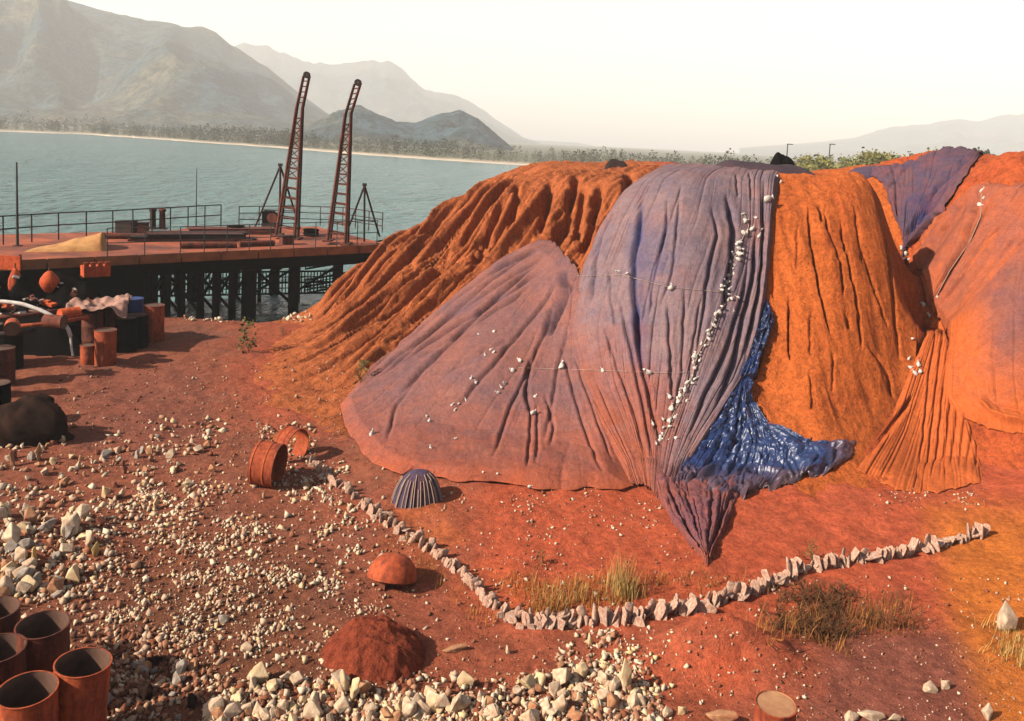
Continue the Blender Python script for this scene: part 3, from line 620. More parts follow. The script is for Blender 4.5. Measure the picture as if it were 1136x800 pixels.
# ------------------------------------------------------------------ far shore, hills
shore = [(-400,128),(-200,137),(-60,143.2),(0,146),(100,149.5),(200,156.5),(300,163.5),(400,171.5),(500,178.5),(600,184.5)]
SP_ = [at_z(a, b_, WZ)[:2] for a, b_ in shore]+[np.array([40., 240.]), np.array([90., 190.]), np.array([150., 140.]), np.array([260., 110.])]
SP_ = resample(np.array(SP_), 260); SP_ += np.stack([fbm(np.arange(260)*.21, np.zeros(260), 8, 3), fbm(np.arange(260)*.21, np.ones(260)*9, 9, 3)], -1)*np.hypot(*SP_.T)[:, None]*.012
m, nt, b = newmat('shore_earth'); P = objco(nt); n1 = noise(nt, .03, 5, .6, P); r1 = ramp(nt, n1.outputs[0], [(.35, srgb(120,112,78)), (.65, srgb(96,98,66))])
at = N(nt, 'ShaderNodeAttribute', attribute_name='sand'); c = mix(nt, at.outputs['Fac'], r1.outputs[0], srgb(226,204,176)); nt.links.new(c, b.inputs['Base Color']); b.inputs['Roughness'].default_value = .95; M['shore'] = m
rr = np.array([.985, 1.0, 1.004, 1.012, 1.03, 1.06, 1.15, 1.4, 2, 4, 9, 22]); zz = np.array([-2.2, -1.25, -1.05, -.85, -.6, -.4, -.2, 0, .2, .6, 1, 1])
V = np.array([[[p[0]*k, p[1]*k, z] for p in SP_] for k, z in zip(rr, zz)])
sand = np.repeat(np.array([1, 1, 1, .95, .35, 0, 0, 0, 0, 0, 0, 0])[:, None], 260, 1)
struct(put('far_shore', V.reshape(-1, 3), gridfaces(12, 260), M['shore'], smooth=True, attrs={'sand': sand}))

m, nt, b = newmat('hill_scrub_shade'); P = objco(nt); n1 = noise(nt, .0045, 8, .7, P, .8); r1 = ramp(nt, n1.outputs[0], [(.3, srgb(44,84,114)), (.46, srgb(72,100,112)), (.58, srgb(108,108,94)), (.72, srgb(146,128,104))])  # blue stops put haze and cloud shadow into the scrub colour
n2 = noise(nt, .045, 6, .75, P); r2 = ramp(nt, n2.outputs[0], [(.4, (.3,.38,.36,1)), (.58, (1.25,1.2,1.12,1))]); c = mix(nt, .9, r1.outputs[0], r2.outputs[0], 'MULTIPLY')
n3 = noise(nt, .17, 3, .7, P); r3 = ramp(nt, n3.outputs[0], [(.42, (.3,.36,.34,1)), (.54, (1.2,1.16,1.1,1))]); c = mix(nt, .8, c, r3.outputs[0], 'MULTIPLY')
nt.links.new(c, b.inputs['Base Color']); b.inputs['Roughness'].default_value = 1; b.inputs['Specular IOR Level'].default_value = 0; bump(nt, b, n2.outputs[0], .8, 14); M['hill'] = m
def hill(name, ridge, D, wf, wb, seed, rgh=.09, basez=0):
    rp = resample(np.array(ridge, float), 220); top = at_Y(rp[:, 0], rp[:, 1], D)
    top[:, 2] += (fbm(np.arange(220)*.16, np.zeros(220), seed, 4))*rgh*np.maximum(4, top[:, 2])*.5
    rows = []; L = 70
    for k in range(L):
        s = k/(L-1)*2-1                                   # -1 front .. 0 ridge .. 1 back
        w_ = wf if s < 0 else wb; a = abs(s); h = (1-a)**1.15 if s < 0 else (1-a)
        y = top[:, 1]+s*w_; x = top[:, 0]*(y/top[:, 1])
        z = basez+(top[:, 2]-basez)*h
        spur = np.abs(fbm(top[:, 0]/wf*2.4+.8*a+.3*fbm(x/wf*3, y/wf*3, seed+1, 2), y*0+a*1.4, seed+2, 4))*2-.35
        z = z-spur*np.maximum(0, top[:, 2])*.42*np.sin(np.pi*min(1, a))**1.0*(1 if s < 0 else .5)
        z = z+np.maximum(0, top[:, 2])*.16*fbm(x/wf*7, y/wf*7, seed+9, 4)*np.sin(np.pi*min(1, a)*.98+.02)
        y2 = y+fbm(x/wf*2, y/wf*2, seed+5, 3)*wf*.10*(1-a)*(a > .02)
        rows.append(np.stack([x, y2, np.where(a > .985, basez-3, z)], -1))
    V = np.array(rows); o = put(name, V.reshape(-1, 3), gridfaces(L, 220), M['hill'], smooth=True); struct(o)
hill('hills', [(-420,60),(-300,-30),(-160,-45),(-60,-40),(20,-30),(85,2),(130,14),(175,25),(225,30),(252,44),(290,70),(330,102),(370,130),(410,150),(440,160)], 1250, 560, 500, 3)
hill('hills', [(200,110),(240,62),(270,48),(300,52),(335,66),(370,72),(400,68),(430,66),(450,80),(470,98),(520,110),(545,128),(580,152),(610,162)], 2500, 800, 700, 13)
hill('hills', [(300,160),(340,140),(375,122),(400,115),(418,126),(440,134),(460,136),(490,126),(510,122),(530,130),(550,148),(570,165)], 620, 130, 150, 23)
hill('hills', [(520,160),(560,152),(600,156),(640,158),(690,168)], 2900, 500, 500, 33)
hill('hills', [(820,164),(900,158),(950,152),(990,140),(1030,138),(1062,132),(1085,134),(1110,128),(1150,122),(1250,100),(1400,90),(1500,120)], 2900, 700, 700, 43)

# ------------------------------------------------------------------ sky, sun, haze
w = bpy.data.worlds.new('World'); S.world = w; w.use_nodes = True; nt = w.node_tree
sky = N(nt, 'ShaderNodeTexSky', sky_type='NISHITA'); sky.sun_disc = False
SUN_EL, SUN_DIR = R(34), Vector((-.90, -.44))
SUN_DIR.normalize(); az = math.atan2(SUN_DIR.x, SUN_DIR.y)
sky.sun_elevation = SUN_EL; sky.sun_rotation = az; sky.air_density = 1.0; sky.dust_density = 1.6; sky.ozone_density = .3; sky.altitude = 0
bg = nt.nodes['Background']; bg.inputs['Strength'].default_value = .066
nt.links.new(mix(nt, 1.0, sky.outputs[0], (1.0,.955,.915,1), 'MULTIPLY'), bg.inputs['Color'])
ld = bpy.data.lights.new('sun', 'SUN'); ld.energy = 5.0; ld.angle = R(.6); ld.color = (1, .9, .76)
lo = bpy.data.objects.new('sun', ld); COL.objects.link(lo); lo.location = (-20, -10, 30)
dv = Vector((SUN_DIR.x*math.cos(SUN_EL), SUN_DIR.y*math.cos(SUN_EL), math.sin(SUN_EL))); lo.rotation_euler = dv.to_track_quat('Z', 'Y').to_euler()
m = bpy.data.materials.new('haze'); m.use_nodes = True; nt = m.node_tree; nt.nodes.remove(nt.nodes['Principled BSDF'])
pv = N(nt, 'ShaderNodeVolumePrincipled'); pv.inputs['Color'].default_value = (1, .985, .955, 1); pv.inputs['Density'].default_value = .00045; pv.inputs['Anisotropy'].default_value = .0
nt.links.new(pv.outputs[0], nt.nodes['Material Output'].inputs['Volume'])
hb = MB().box((0, 1690, 208), (7000, 3700, 440)).build('haze', m); tag(hb, kind='stuff'); hb['label'] = 'pale dusty haze filling the air over the lake and hills'
S.view_settings.view_transform = 'Standard'; S.view_settings.look = 'None'; S.view_settings.exposure = 1.58; S.view_settings.gamma = 1
S.render.engine = 'CYCLES'
# ------------------------------------------------------------------ jetty
DZ = 1.9
_a, _b = at_z(118, 285, DZ)[:2], at_z(420, 272, DZ)[:2]; fa, fb = _a-(_b-_a)*.85, _b+(_b-_a)*.05; fd = (fb-fa)/np.linalg.norm(fb-fa); fn = np.array([-fd[1], fd[0]])
DL = float(np.linalg.norm(fb-fa))
def dk(s, t, z=0.0): p = fa+fd*s+fn*t; return Vector((p[0], p[1], DZ+z))
ANG = math.atan2(fd[1], fd[0])
def dinv(p): q = np.array([p[0], p[1]])-fa; return float(q@fd), float(q@fn)
bl0 = dinv(at_z(0, 272, DZ)); bl1 = dinv(at_z(245, 251, DZ)); DW = 7.0
jet = thing('jetty', 'rusty steel jetty on dark piles reaching out over the lake', 'jetty', tuple(dk(0, 0, -DZ)))
def local(o, root): o.parent = root; o.matrix_parent_inverse = Matrix.Translation(-Vector(root.location)); return o
def dquad(mb, s0, s1, t0, t1, z0, z1):
    V = [dk(s, t, z) for s in (s0, s1) for t in (t0, t1) for z in (z0, z1)]
    mb.add(V, [(0,1,3,2),(4,6,7,5),(0,4,5,1),(2,3,7,6),(0,2,6,4),(1,5,7,3)]); return mb
local(dquad(MB(), 0, DL, 0, DW, -.12, 0).build('deck', M['deck']), jet)
fm = MB()
for k in range(14): dquad(fm, k*DL/14+.02, (k+1)*DL/14-.02, -.05, -.005, -.3, .03)
local(fm.build('edge_board', M['fascia']), jet)
bm_ = MB(); dquad(bm_, 0, DL, .05, .35, -.75, -.13); dquad(bm_, 0, DL, DW-.4, DW-.1, -.7, -.13); dquad(bm_, 0, DL, DW/2-.15, DW/2+.15, -.7, -.13)
for k in range(12): dquad(bm_, k*DL/12+.5, k*DL/12+.7, .36, DW-.41, -.55, -.13)
local(bm_.build('beam', M['black']), jet)
sp = [dinv(at_z(p, 290, DZ-.5))[0] for p in (150,172,190,213,232,252,273,330,388)]
for k, s in enumerate(sp):
    for t in (.3, DW-.4):
        r_ = (.28 if k in (6,) else .21 if k in (7,8) else .14)
        q = dk(s, t); pl = MB().tube([(q.x, q.y, -3.4), (q.x, q.y, DZ-.76)], r_, 12); 
        local(pl.build('pile', M['black']), jet)
cr = MB()
for k in range(0, 8):
    for t in (.3, DW/2, DW-.4):
        a, b_ = dk(sp[k], t), dk(sp[k+1], t)
        cr.tube([(a.x, a.y, .1), (b_.x, b_.y, 1.1)], .05, 6)
    a, b_ = dk(sp[k], .3), dk(sp[k], DW-.4); cr.tube([(a.x, a.y, -.4), (b_.x, b_.y, 1.0)], .06, 6)
local(cr.build('brace', M['black']), jet)
ss = MB(); q0, q1 = dk(0, .4), dk(sp[3], .4)
for t in (.5, DW-.6):
    V = [dk(s, t, z) for s in (0, sp[0]+.4) for z in (-2.6, -.76)]; ss.add(V, [(0,1,3,2)])
local(ss.build('side_sheeting', M['black']), jet)

def railing(name, label, P, h, post, rail, mat, levels=(1, .55), step=1.0):
    P = [Vector(p) for p in P]; t = thing(name, label, 'railing', tuple(P[0])); t0 = P[0]
    rl = MB()
    for l in levels: rl.tube([p-t0+Vector((0, 0, h*l)) for p in P], rail, 6)
    rl.build('rail', mat, t)
    for a, b_ in zip(P[:-1], P[1:]):
        n = max(1, round((b_-a).length/step))
        for k in range(n+(b_ is P[-1])):
            q = a+(b_-a)*k/n-t0; MB().tube([q, q+Vector((0, 0, h))], post, 6).build('post', mat, t)
    return t
railing('railing', 'dark steel railing along the left lake side edge of the jetty', [at_z(-30, 274.5, DZ), at_z(65, 266, DZ), at_z(125, 262, DZ), at_z(245, 252, DZ)], 1.02, .026, .026, M['dark_steel'], step=1.0)
railing('railing', 'dark steel railing round the far corner behind the two masts', [at_z(265, 251, DZ), at_z(330, 249.5, DZ), at_z(380, 251, DZ), at_z(424, 258, DZ)], .92, .024, .022, M['dark_steel'], (1, .66, .33), .9)
railing('railing', 'thin rusty railing along the near edge of the jetty deck', [at_z(119, 286, DZ), at_z(200, 283, DZ), at_z(300, 277.5, DZ), at_z(418, 271, DZ)], 1.0, .018, .016, M['pole'], (1, .5), .95)
# lattice catwalk seen under the deck
lw = thing('lattice_catwalk', 'low steel lattice catwalk in the water behind the jetty piles', 'catwalk', tuple(at_z(283, 345, WZ)))
L0 = Vector(lw.location)
def lattice(a, b_, z0, z1, n):
    mb = MB(); a, b_ = Vector(a), Vector(b_); dd = b_-a
    for k in range(5):
        z = z0+(z1-z0)*k/4; mb.tube([a+Vector((0,0,z)), b_+Vector((0,0,z))], .045 if k in (0, 2, 4) else .025, 6)
    for k in range(n+1):
        q = a+dd*k/n; mb.tube([q+Vector((0,0,z0)), q+Vector((0,0,z1))], .028, 5)
    return mb
a0 = at_z(150, 338, WZ); a1 = at_z(372, 333, WZ); p0 = Vector(a0); p1 = Vector(a1)
for z0, z1, n in ((.35, 1.35, 60), (1.7, 2.5, 60)):
    local(lattice(p0, p1, z0, z1, n).build('lattice_panel', M['black']), lw)
b0 = Vector(at_z(338, 338, WZ)); b1 = Vector(at_z(430, 318, WZ))
for z0, z1 in ((.5, 1.1), (1.6, 2.4)): local(lattice(b0, b1, z0, z1, 22).build('lattice_panel', M['black']), lw)
for k in range(6):
    q = p0+(p1-p0)*k/5; local(MB().tube([(q.x, q.y, -3), (q.x, q.y, 1.4)], .09, 8).build('post', M['black']), lw)

# masts
def mast(label, base_l, base_r, mid_l, mid_r, top_l, top_r, Yd):
    P = lambda p, dy=0: Vector(at_Y(p[0], p[1], Yd+dy))
    bl, br = P(base_l), P(base_r); root = thing('derrick_mast', label, 'mast', tuple((bl+br)/2)); o0 = (bl+br)/2
    dep = Vector((0, .55, 0))
    rails = []
    for b_, m_, tt in ((base_l, mid_l, top_l), (base_r, mid_r, top_r)):
        for k in (0, 1):
            d0 = dep*k
            A, B_, C_ = P(b_)+d0, P(m_)+d0*.35, P(tt)+d0*.25; rails.append((A, B_, C_))
            mb = MB(); mb.tube([A-o0, B_-o0], .062, 6, .05); mb.tube([B_-o0, C_-o0], .045, 6, .04); mb.build('chord', M['dark_steel'] if k else M['rust_dark'], root)
    n = 13
    for k in range(1, n):
        f = k/n; mb = MB(); C4 = [rails[i][0].lerp(rails[i][1], f)-o0 for i in (0, 2, 3, 1)]
        mb.tube(C4+[C4[0]], .028, 5); mb.build('rung', M['rust_dark'], root)
        if f > .42 and k < n-1:
            a, b_ = (rails[0][0].lerp(rails[0][1], f)-o0, rails[2][0].lerp(rails[2][1], f+1/n)-o0); c_, d_ = (rails[0][0].lerp(rails[0][1], f+1/n)-o0, rails[2][0].lerp(rails[2][1], f)-o0)
            MB().tube([a, b_], .022, 5).tube([c_, d_], .022, 5).build('cross_brace', M['rust_dark'], root)
    for k in range(1, 6):
        f = k/6; a = rails[0][1].lerp(rails[0][2], f); b_ = rails[2][1].lerp(rails[2][2], f); MB().tube([a-o0, b_-o0], .025, 5).build('rung', M['rust_dark'], root)
    tp = (rails[0][2]+rails[2][2])/2-o0
    sh = MB(); sh.lathe([(.02,-.06),(.14,-.06),(.11,0),(.14,.06),(.02,.06)], 14); V = [(x, z, y) for x, y, z in sh.V]; s2 = MB(); s2.add([Vector(v)+tp+Vector((.02,0,.03)) for v in V], sh.F); s2.build('sheave', M['dark_steel'], root)
    for i in (0, 2):
        a = rails[i][0]-o0; MB().box(a+Vector((0, .27, .03)), (.34, .9, .06)).build('foot_plate', M['rust_dark'], root)
    return root
mast('rusty lattice mast left of the other, rising past the bigger hill', (306, 262), (327, 266), (328.5, 120), (335, 120), (336.5, 84), (343, 84), 35.4)
mast('rusty lattice mast nearest the ore heap, right of its twin', (363, 268), (383, 272), (382.5, 128), (389, 126), (393, 93), (400, 92), 34.4)
def tripod(label, apex, feet, Yd):
    A = Vector(at_Y(apex[0], apex[1], Yd)); root = thing('tripod_frame', label, 'frame', (A.x, A.y, DZ)); o0 = Vector((A.x, A.y, DZ))
    F_ = [Vector(at_z(x, y, DZ)) for x, y in feet]
    for f in F_: MB().tube([A-o0, f-o0], .045, 6).build('leg', M['dark_steel'], root)
    MB().tube([F_[0].lerp(A, .3)-o0, F_[-1].lerp(A, .3)-o0], .025, 5).build('tie_bar', M['dark_steel'], root)
    MB().box(A-o0+Vector((0, 0, .04)), (.16, .16, .12)).build('apex_plate', M['dark_steel'], root)
tripod('dark steel tripod frame left of the left mast', (311, 184), [(283, 252), (310, 262), (333, 254)], 36.3)
tripod('dark steel tripod frame between the right mast and the ore heap', (404.5, 206), [(385, 257), (404, 268), (421, 262)], 35.4)
wn = thing('winch', 'black winch box between the tripod legs by the left mast', 'winch', tuple(at_z(299, 252, DZ)))
MB().box((0,0,.1), (.62,.5,.2)).build('base', M['dark_steel'], wn); MB().box((-.05,0,.47), (.5,.42,.55)).build('housing', M['black'], wn)
dm = MB().lathe([(.0,-.22),(.24,-.22),(.24,-.18),(.15,-.18),(.15,.18),(.24,.18),(.24,.22),(0,.22)], 16); d2 = MB(); d2.add([(x+.16, z, y+.45) for x, y, z in dm.V], dm.F); d2.build('drum', M['rust_dark'], wn)
for k, (px, lb) in enumerate(((169.5, 'left one of the two thick dark red bollards on the jetty'), (180, 'right one of the two thick dark red bollards on the jetty'))):
    b_ = thing('bollard', lb, 'bollard', tuple(at_z(px, 254, DZ)))
    MB().lathe([(0,0),(.15,0),(.13,.05),(.12,.74),(.16,.78),(.16,.86),(.08,.9),(0,.9)], 16).build('post', M['rust_dark'] if k else M['dark_steel'], b_, smooth=False)
    MB().box((0,0,.01), (.4,.4,.04)).build('base_plate', M['dark_steel'], b_)
for px, py0, py1, r_, lb in ((19.5, 180, 273, .05, 'tall thin steel pole at the left end of the jetty'), (217.5, 187, 252, .03, 'thin short pole standing behind the far jetty railing')):
    q = Vector(at_z(px, py1, DZ)); tq = at_Y(px, py0, q.y); pr = thing('pole', lb, 'pole', tuple(q))
    MB().tube([(0,0,0), (0,0,tq[2]-DZ)], r_, 8, r_*.55).build('shaft', M['pole'], pr); MB().box((0,0,.012), (.25,.25,.03)).build('foot_plate', M['dark_steel'], pr)
# sand wedge under an ochre sheet on the deck
q = [at_z(x, y, DZ) for x, y in ((26, 280), (118, 279), (120, 271), (60, 272))]
nx, ny = 40, 16; V = []
for j in range(ny):
    for i in range(nx):
        u, v = i/(nx-1), j/(ny-1); p = (q[0]*(1-u)+q[1]*u)*(1-v)+(q[3]*(1-u)+q[2]*u)*v
        h = (.06+.58*u**1.3)*math.sin(math.pi*v)**.6*(1 if u < .93 else (1-u)/.07)
        V.append((p[0], p[1], DZ+.005+h*(1+.35*float(vnoise(u*6, v*4, 3)))))
tag(put('sand_heap', np.array(V), gridfaces(ny, nx), M['ochre'], smooth=True), 'pale ochre heap of sand sloping up along the jetty deck', 'sand heap')
pk = thing('plank_stack', 'low stack of dark boards lying on the jetty deck behind the front railing', 'plank stack', tuple(at_z(215, 266, DZ)), ANG*.6)
for r_ in range(3):
    for k in range(4): MB().box((random.uniform(-.3,.3), -.5+k*.3, .05+r_*.1), (4.6-r_*.5, .24, .085), random.uniform(-.03,.03)).build('plank', M['planks'] if (k+r_) % 3 else M['rust_dark'], pk)
pk = thing('sheet_stack', 'flat stack of rusty red plates at the middle of the jetty deck', 'plate stack', tuple(at_z(255, 259, DZ)), ANG*.6)
for r_ in range(3): MB().box((r_*.05, r_*.07, .04+r_*.08), (4.2-r_*.3, .9, .06), r_*.03).build('plate', M['deck'] if r_ % 2 else M['rust_dark'], pk)
# near-left deck cabinet and orange steel box at the jetty foot
ob = thing('skip_box', 'orange steel box with notched rim at the foot of the jetty', 'steel box', tuple(at_Y(106, 306, float(at_z(106, 288, DZ)[1])-.34)), ANG)
MB().box((0,0,.17), (.8,.5,.34)).build('body', M['orange_paint'], ob)
for k in range(4): MB().box((-.32+k*.21, -.2, .41), (.14,.06,.14)).build('lug', M['orange_paint'], ob)
MB().box((0,0,-.03), (.86,.56,.06)).build('skid', M['black'], ob)
for k, (px, py, lb) in enumerate([(150, 262, 'rusty steel pipe lying across the left part of the jetty deck'), (232, 272, 'rusty pipe lying by the near railing of the jetty'), (285, 270, 'short rusty pipe near the middle of the near jetty railing')]):
    q = at_z(px, py, DZ+.12); MBp = MB().tube([(-1.3+.3*k, 0, 0), (1.3-.3*k, .0, 0)], .11, 14); o = MBp.build('steel_pipe', M['rust_dark'], smooth=False); o.location = q; o.rotation_euler = (0, 0, ANG*.4+.2*k); tag(o, lb, 'pipe')
for k, (px, py, lb) in enumerate([(262, 258, 'dark coil of cable on the jetty deck behind the plates'), (345, 262, 'dark coil of cable on the deck between the two masts')]):
    q = at_z(px, py, DZ); mb = MB()
    for j in range(4): mb.lathe([(.28+.03*(j%2)+.04*math.cos(a), .05+j*.075+.04*math.sin(a)) for a in [2*math.pi*i/8 for i in range(9)]], 24)
    o = mb.build('cable_coil', M['black'], smooth=True); o.location = q; tag(o, lb, 'cable coil')
for k, (px, py, s_, lb) in enumerate([(140, 258, .55, 'dark steel crate behind the sand heap on the jetty'), (158, 256, .4, 'small rusty crate near the thick bollards on the jetty'), (318, 271, .4, 'rusty crate at the foot of the left mast')]):
    q = at_z(px, py, DZ); t = thing('crate', lb, 'crate', tuple(q), .3*k); MB().box((0,0,s_*.4), (s_*1.2, s_, s_*.8)).build('body', M['rust_dark' if k else 'dark_steel'], t); MB().box((0,0,s_*.84), (s_*1.28, s_*1.08, .06)).build('lid', M['dark_steel'], t)
# ------------------------------------------------------------------ drums
def drum_mesh(r, h, open_top=True, ribs=True):
    o_ = [(0, .0), (r*.97, 0), (r, .012)]
    for z in ((.33, .66) if ribs else ()): o_ += [(r, h*z-.02), (r*1.025, h*z), (r, h*z+.02)]
    o_ += [(r, h-.02), (r*1.03, h-.01), (r*1.03, h), (r*.97, h)]
    return MB().lathe(o_, 40), (MB().lathe([(r*.985, h-.004), (r*.965, h-.02), (r*.965, .03), (0, .03)], 40) if open_top else MB().lathe([(r*.96, h+.002), (r*.955, h-.012), (0, h-.012)], 40))
def drum(label, loc, r=.285, h=.88, mat='rust', inmat='rust_inside', open_top=True, tilt=(0, 0), group=None, lid=None):
    t = thing('oil_drum', label, 'drum', tuple(loc), random.uniform(0, 6), group); t.rotation_euler = (tilt[0], tilt[1], 0)
    a, b_ = drum_mesh(r, h, open_top); a.build('shell', M[mat], t, smooth=False); b_.build('lid' if not open_top else 'lining', M[lid or inmat], t)
    for ch in t.children:
        for p in ch.data.polygons: p.use_smooth = True
        try: ch.data.set_sharp_from_angle(angle=R(35))
        except Exception: pass
    return t
def ground_pt(px, py): return on(px, py)
def top_at(px, py, z): return at_z(px, py, z)
for px, py, tl, mt, lb in [(31, 762, (0.05, .02), 'rust', 'open rusty drum in the front of the cluster, its round mouth facing the viewer'),
                        (84, 737, (-.04, .07), 'rust', 'open rusty drum at the right edge of the lower left cluster'),
                        (-2, 716, (.02, 0), 'rust_dark', 'open drum at the left frame edge behind the front drum of the cluster'),
                        (47, 690, (.03, .02), 'rust_dark', 'open dark drum at the back right of the lower left cluster'),
                        (-8, 676, (0, 0), 'rust_dark', 'open drum furthest back at the left frame edge in the lower left cluster'),
                        (-40, 770, (0, .02), 'rust', 'open rusty drum cut by the lower left corner of the frame')]:
    p = at_z(px, py, .88); drum(lb, (p[0], p[1], max(-.02, gz(p[0], p[1]))), .27, .86, mt, tilt=tl)
p = at_z(862, 779, .62); drum('small rusty drum with a pale flat lid at the bottom edge', (p[0], p[1], 0.0), .215, .62, 'rust', open_top=False, lid='stone_tan', tilt=(.04, -.03))
# yard stacks at the left
def stand(px, py, **k): q = ground_pt(px, py); return drum(loc=(q[0], q[1], fl(q[0], q[1])-.02), **k)
JY = [(117, 404, .27, .95, 'rust', 'tall rusty drum standing alone at the front right of the yard stack'), (99, 402, .22, .5, 'rust', 'short rusty drum just left of the tall one'),
      (140, 388, .30, .95, 'black', 'black drum in the shade right behind the tall rusty drum'), (152, 384, .30, .95, 'black', 'black drum between the black and the red drums at the stack end'),
      (171, 378, .28, 1.1, 'rust', 'rusty red topped drum at the far right end of the yard stack')]
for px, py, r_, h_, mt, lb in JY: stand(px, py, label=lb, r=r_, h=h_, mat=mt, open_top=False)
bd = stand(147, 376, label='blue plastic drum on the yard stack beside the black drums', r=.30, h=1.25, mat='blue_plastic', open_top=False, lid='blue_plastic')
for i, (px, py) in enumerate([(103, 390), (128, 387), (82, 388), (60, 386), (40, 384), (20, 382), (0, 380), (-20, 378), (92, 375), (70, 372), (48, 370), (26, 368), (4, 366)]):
    stand(px, py, label='dark rusty drum standing in the shaded rows under the pink sheet', r=.28, h=1.15, mat='rust_dark' if i in (0, 1) else 'black', open_top=False, group='shaded drums of the yard stack')  # shadow of the yard rows put into the black drum colour
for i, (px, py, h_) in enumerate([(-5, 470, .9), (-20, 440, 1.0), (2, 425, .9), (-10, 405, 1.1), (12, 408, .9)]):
    stand(px, py, label='black drum at the left frame edge in front of the shaded rows', r=.29, h=h_, mat='black' if i != 2 else 'rust_dark', open_top=(i == 1), group='black drums at the left frame edge')  # black here also paints the shadowed edge of the yard
# pink sheet lying over the rear drums
def drape(name, label, mat, px4, z0, amp, n=40, cat='sheet'):
    q = [at_z(x, y, z0) for x, y in px4]; V = []
    for j in range(n):
        for i in range(n):
            u, v = i/(n-1), j/(n-1); p = (q[0]*(1-u)+q[1]*u)*(1-v)+(q[3]*(1-u)+q[2]*u)*v
            V.append((p[0]+.05*float(vnoise(v*7, 1, 3)), p[1], z0+amp*(2*float(fbm(u*3.1, v*3.3, 5, 3))+.6*abs(float(vnoise(u*9, v*5, 8))))-.25*max(0, abs(u-.5)*2-.85)*6*amp))
    o = put(name, np.array(V), gridfaces(n, n), mat, smooth=True); md = o.modifiers.new('thickness', 'SOLIDIFY'); md.thickness = .015; return tag(o, label, cat)
drape('tarpaulin', 'faded pink sheet thrown over the drums behind the tall rusty one', M['pinktarp'], [(70, 347), (140, 346), (146, 328), (84, 326)], 1.28, .16, cat='tarpaulin')
# curved white pipe arching over the shaded rows
pp = [(-30, 337), (0, 334), (25, 337), (50, 346), (70, 358), (82, 369), (80, 384)]
pq = [at_Y(x, y, 21.5-.0*i) for i, (x, y) in enumerate(pp)]; pr = resample(np.array(pq), 30)
for _ in range(3): pr[1:-1] = (pr[:-2]+2*pr[1:-1]+pr[2:])/4
pr[-1, 2] -= .0
pt = thing('hose', 'thick white hose arching over the dark drums at the left', 'hose', tuple(pr[-1])); MB().tube([Vector(p)-Vector(pr[-1]) for p in pr[:-1]], .05, 10).build('hose_body', M['white'], pt, smooth=True); MB().tube([Vector(pr[-2])-Vector(pr[-1]), Vector(pr[-2])-Vector(pr[-1])+Vector((0.02,0,-.3)), Vector((.02,0,-.25))], .03, 8).build('end_strap', M['white'], pt)
for k, (x0, y0, x1, y1, zz, rr, mt, lb) in enumerate([(-10, 352, 74, 344, 1.3, .06, 'rust_dark', 'dark rusty pipe lying across the shaded drums'), (20, 362, 98, 352, 1.25, .05, 'rust', 'rusty pipe lying over the drums toward the pink sheet'), (-20, 372, 40, 366, 1.2, .07, 'dark_steel', 'black pipe across the drums at the left frame edge')]):
    a_, b_ = Vector(at_z(x0, y0, zz)), Vector(at_z(x1, y1, zz+.05)); o = MB().tube([Vector((0,0,0)), (b_-a_)*.5+Vector((0,0,-.04)), b_-a_], rr, 10).build('steel_pipe', M[mt], smooth=True); o.location = a_; tag(o, lb, 'pipe')
for k, (px, py, mt, lb) in enumerate([(14, 360, 'rust', 'rusty small drum lying on top of the shaded drums near the frame edge'), (50, 356, 'rust_dark', 'brown small drum lying on the shaded drums under the hose'), (66, 350, 'orange_paint', 'orange small drum lying on the shaded drums behind the hose')]):
    q_ = at_z(px, py, 1.36); dm_ = drum(lb, tuple(q_), .17, .5, mt, open_top=False, tilt=(R(90), .1*k)); dm_.rotation_euler.z = .5+k
# mooring buoys and orange plates behind
def buoy(label, px, py, w_px, h_px, Y):
    c = at_Y(px, py, Y); r_ = w_px*Y/F/2; h = h_px*Y/F; t = thing('mooring_buoy', label, 'buoy', (c[0], c[1], c[2]-h/2))
    MB().lathe([(0,0),(r_*.45,.02*h),(r_*.9,.3*h),(r_,.45*h),(r_*.92,.62*h),(r_*.5,.85*h),(r_*.2,.95*h),(0,.96*h)], 28).build('float_body', M['orange_paint'], t, smooth=True)
    MB().tube([(0,0,.93*h),(0,0,1.1*h)], r_*.1, 8).build('eye_post', M['rust_dark'], t); return t
buoy('orange bulb shaped buoy resting on the scrap below the sand heap', 55, 312, 21, 26, 24)
buoy('tall narrow orange buoy at the left frame edge', 17, 314, 15, 38, 24)
t = thing('steel_plate', 'orange steel plate upright at the left frame edge above the tall buoy', 'plate', tuple(at_Y(11, 299, 24.6)))
MB().box((0, 0, .2), (.62, .05, .42)).build('panel', M['orange_paint'], t); MB().box((.28, .05, .2), (.05, .06, .5)).build('edge_rib', M['rust_dark'], t)
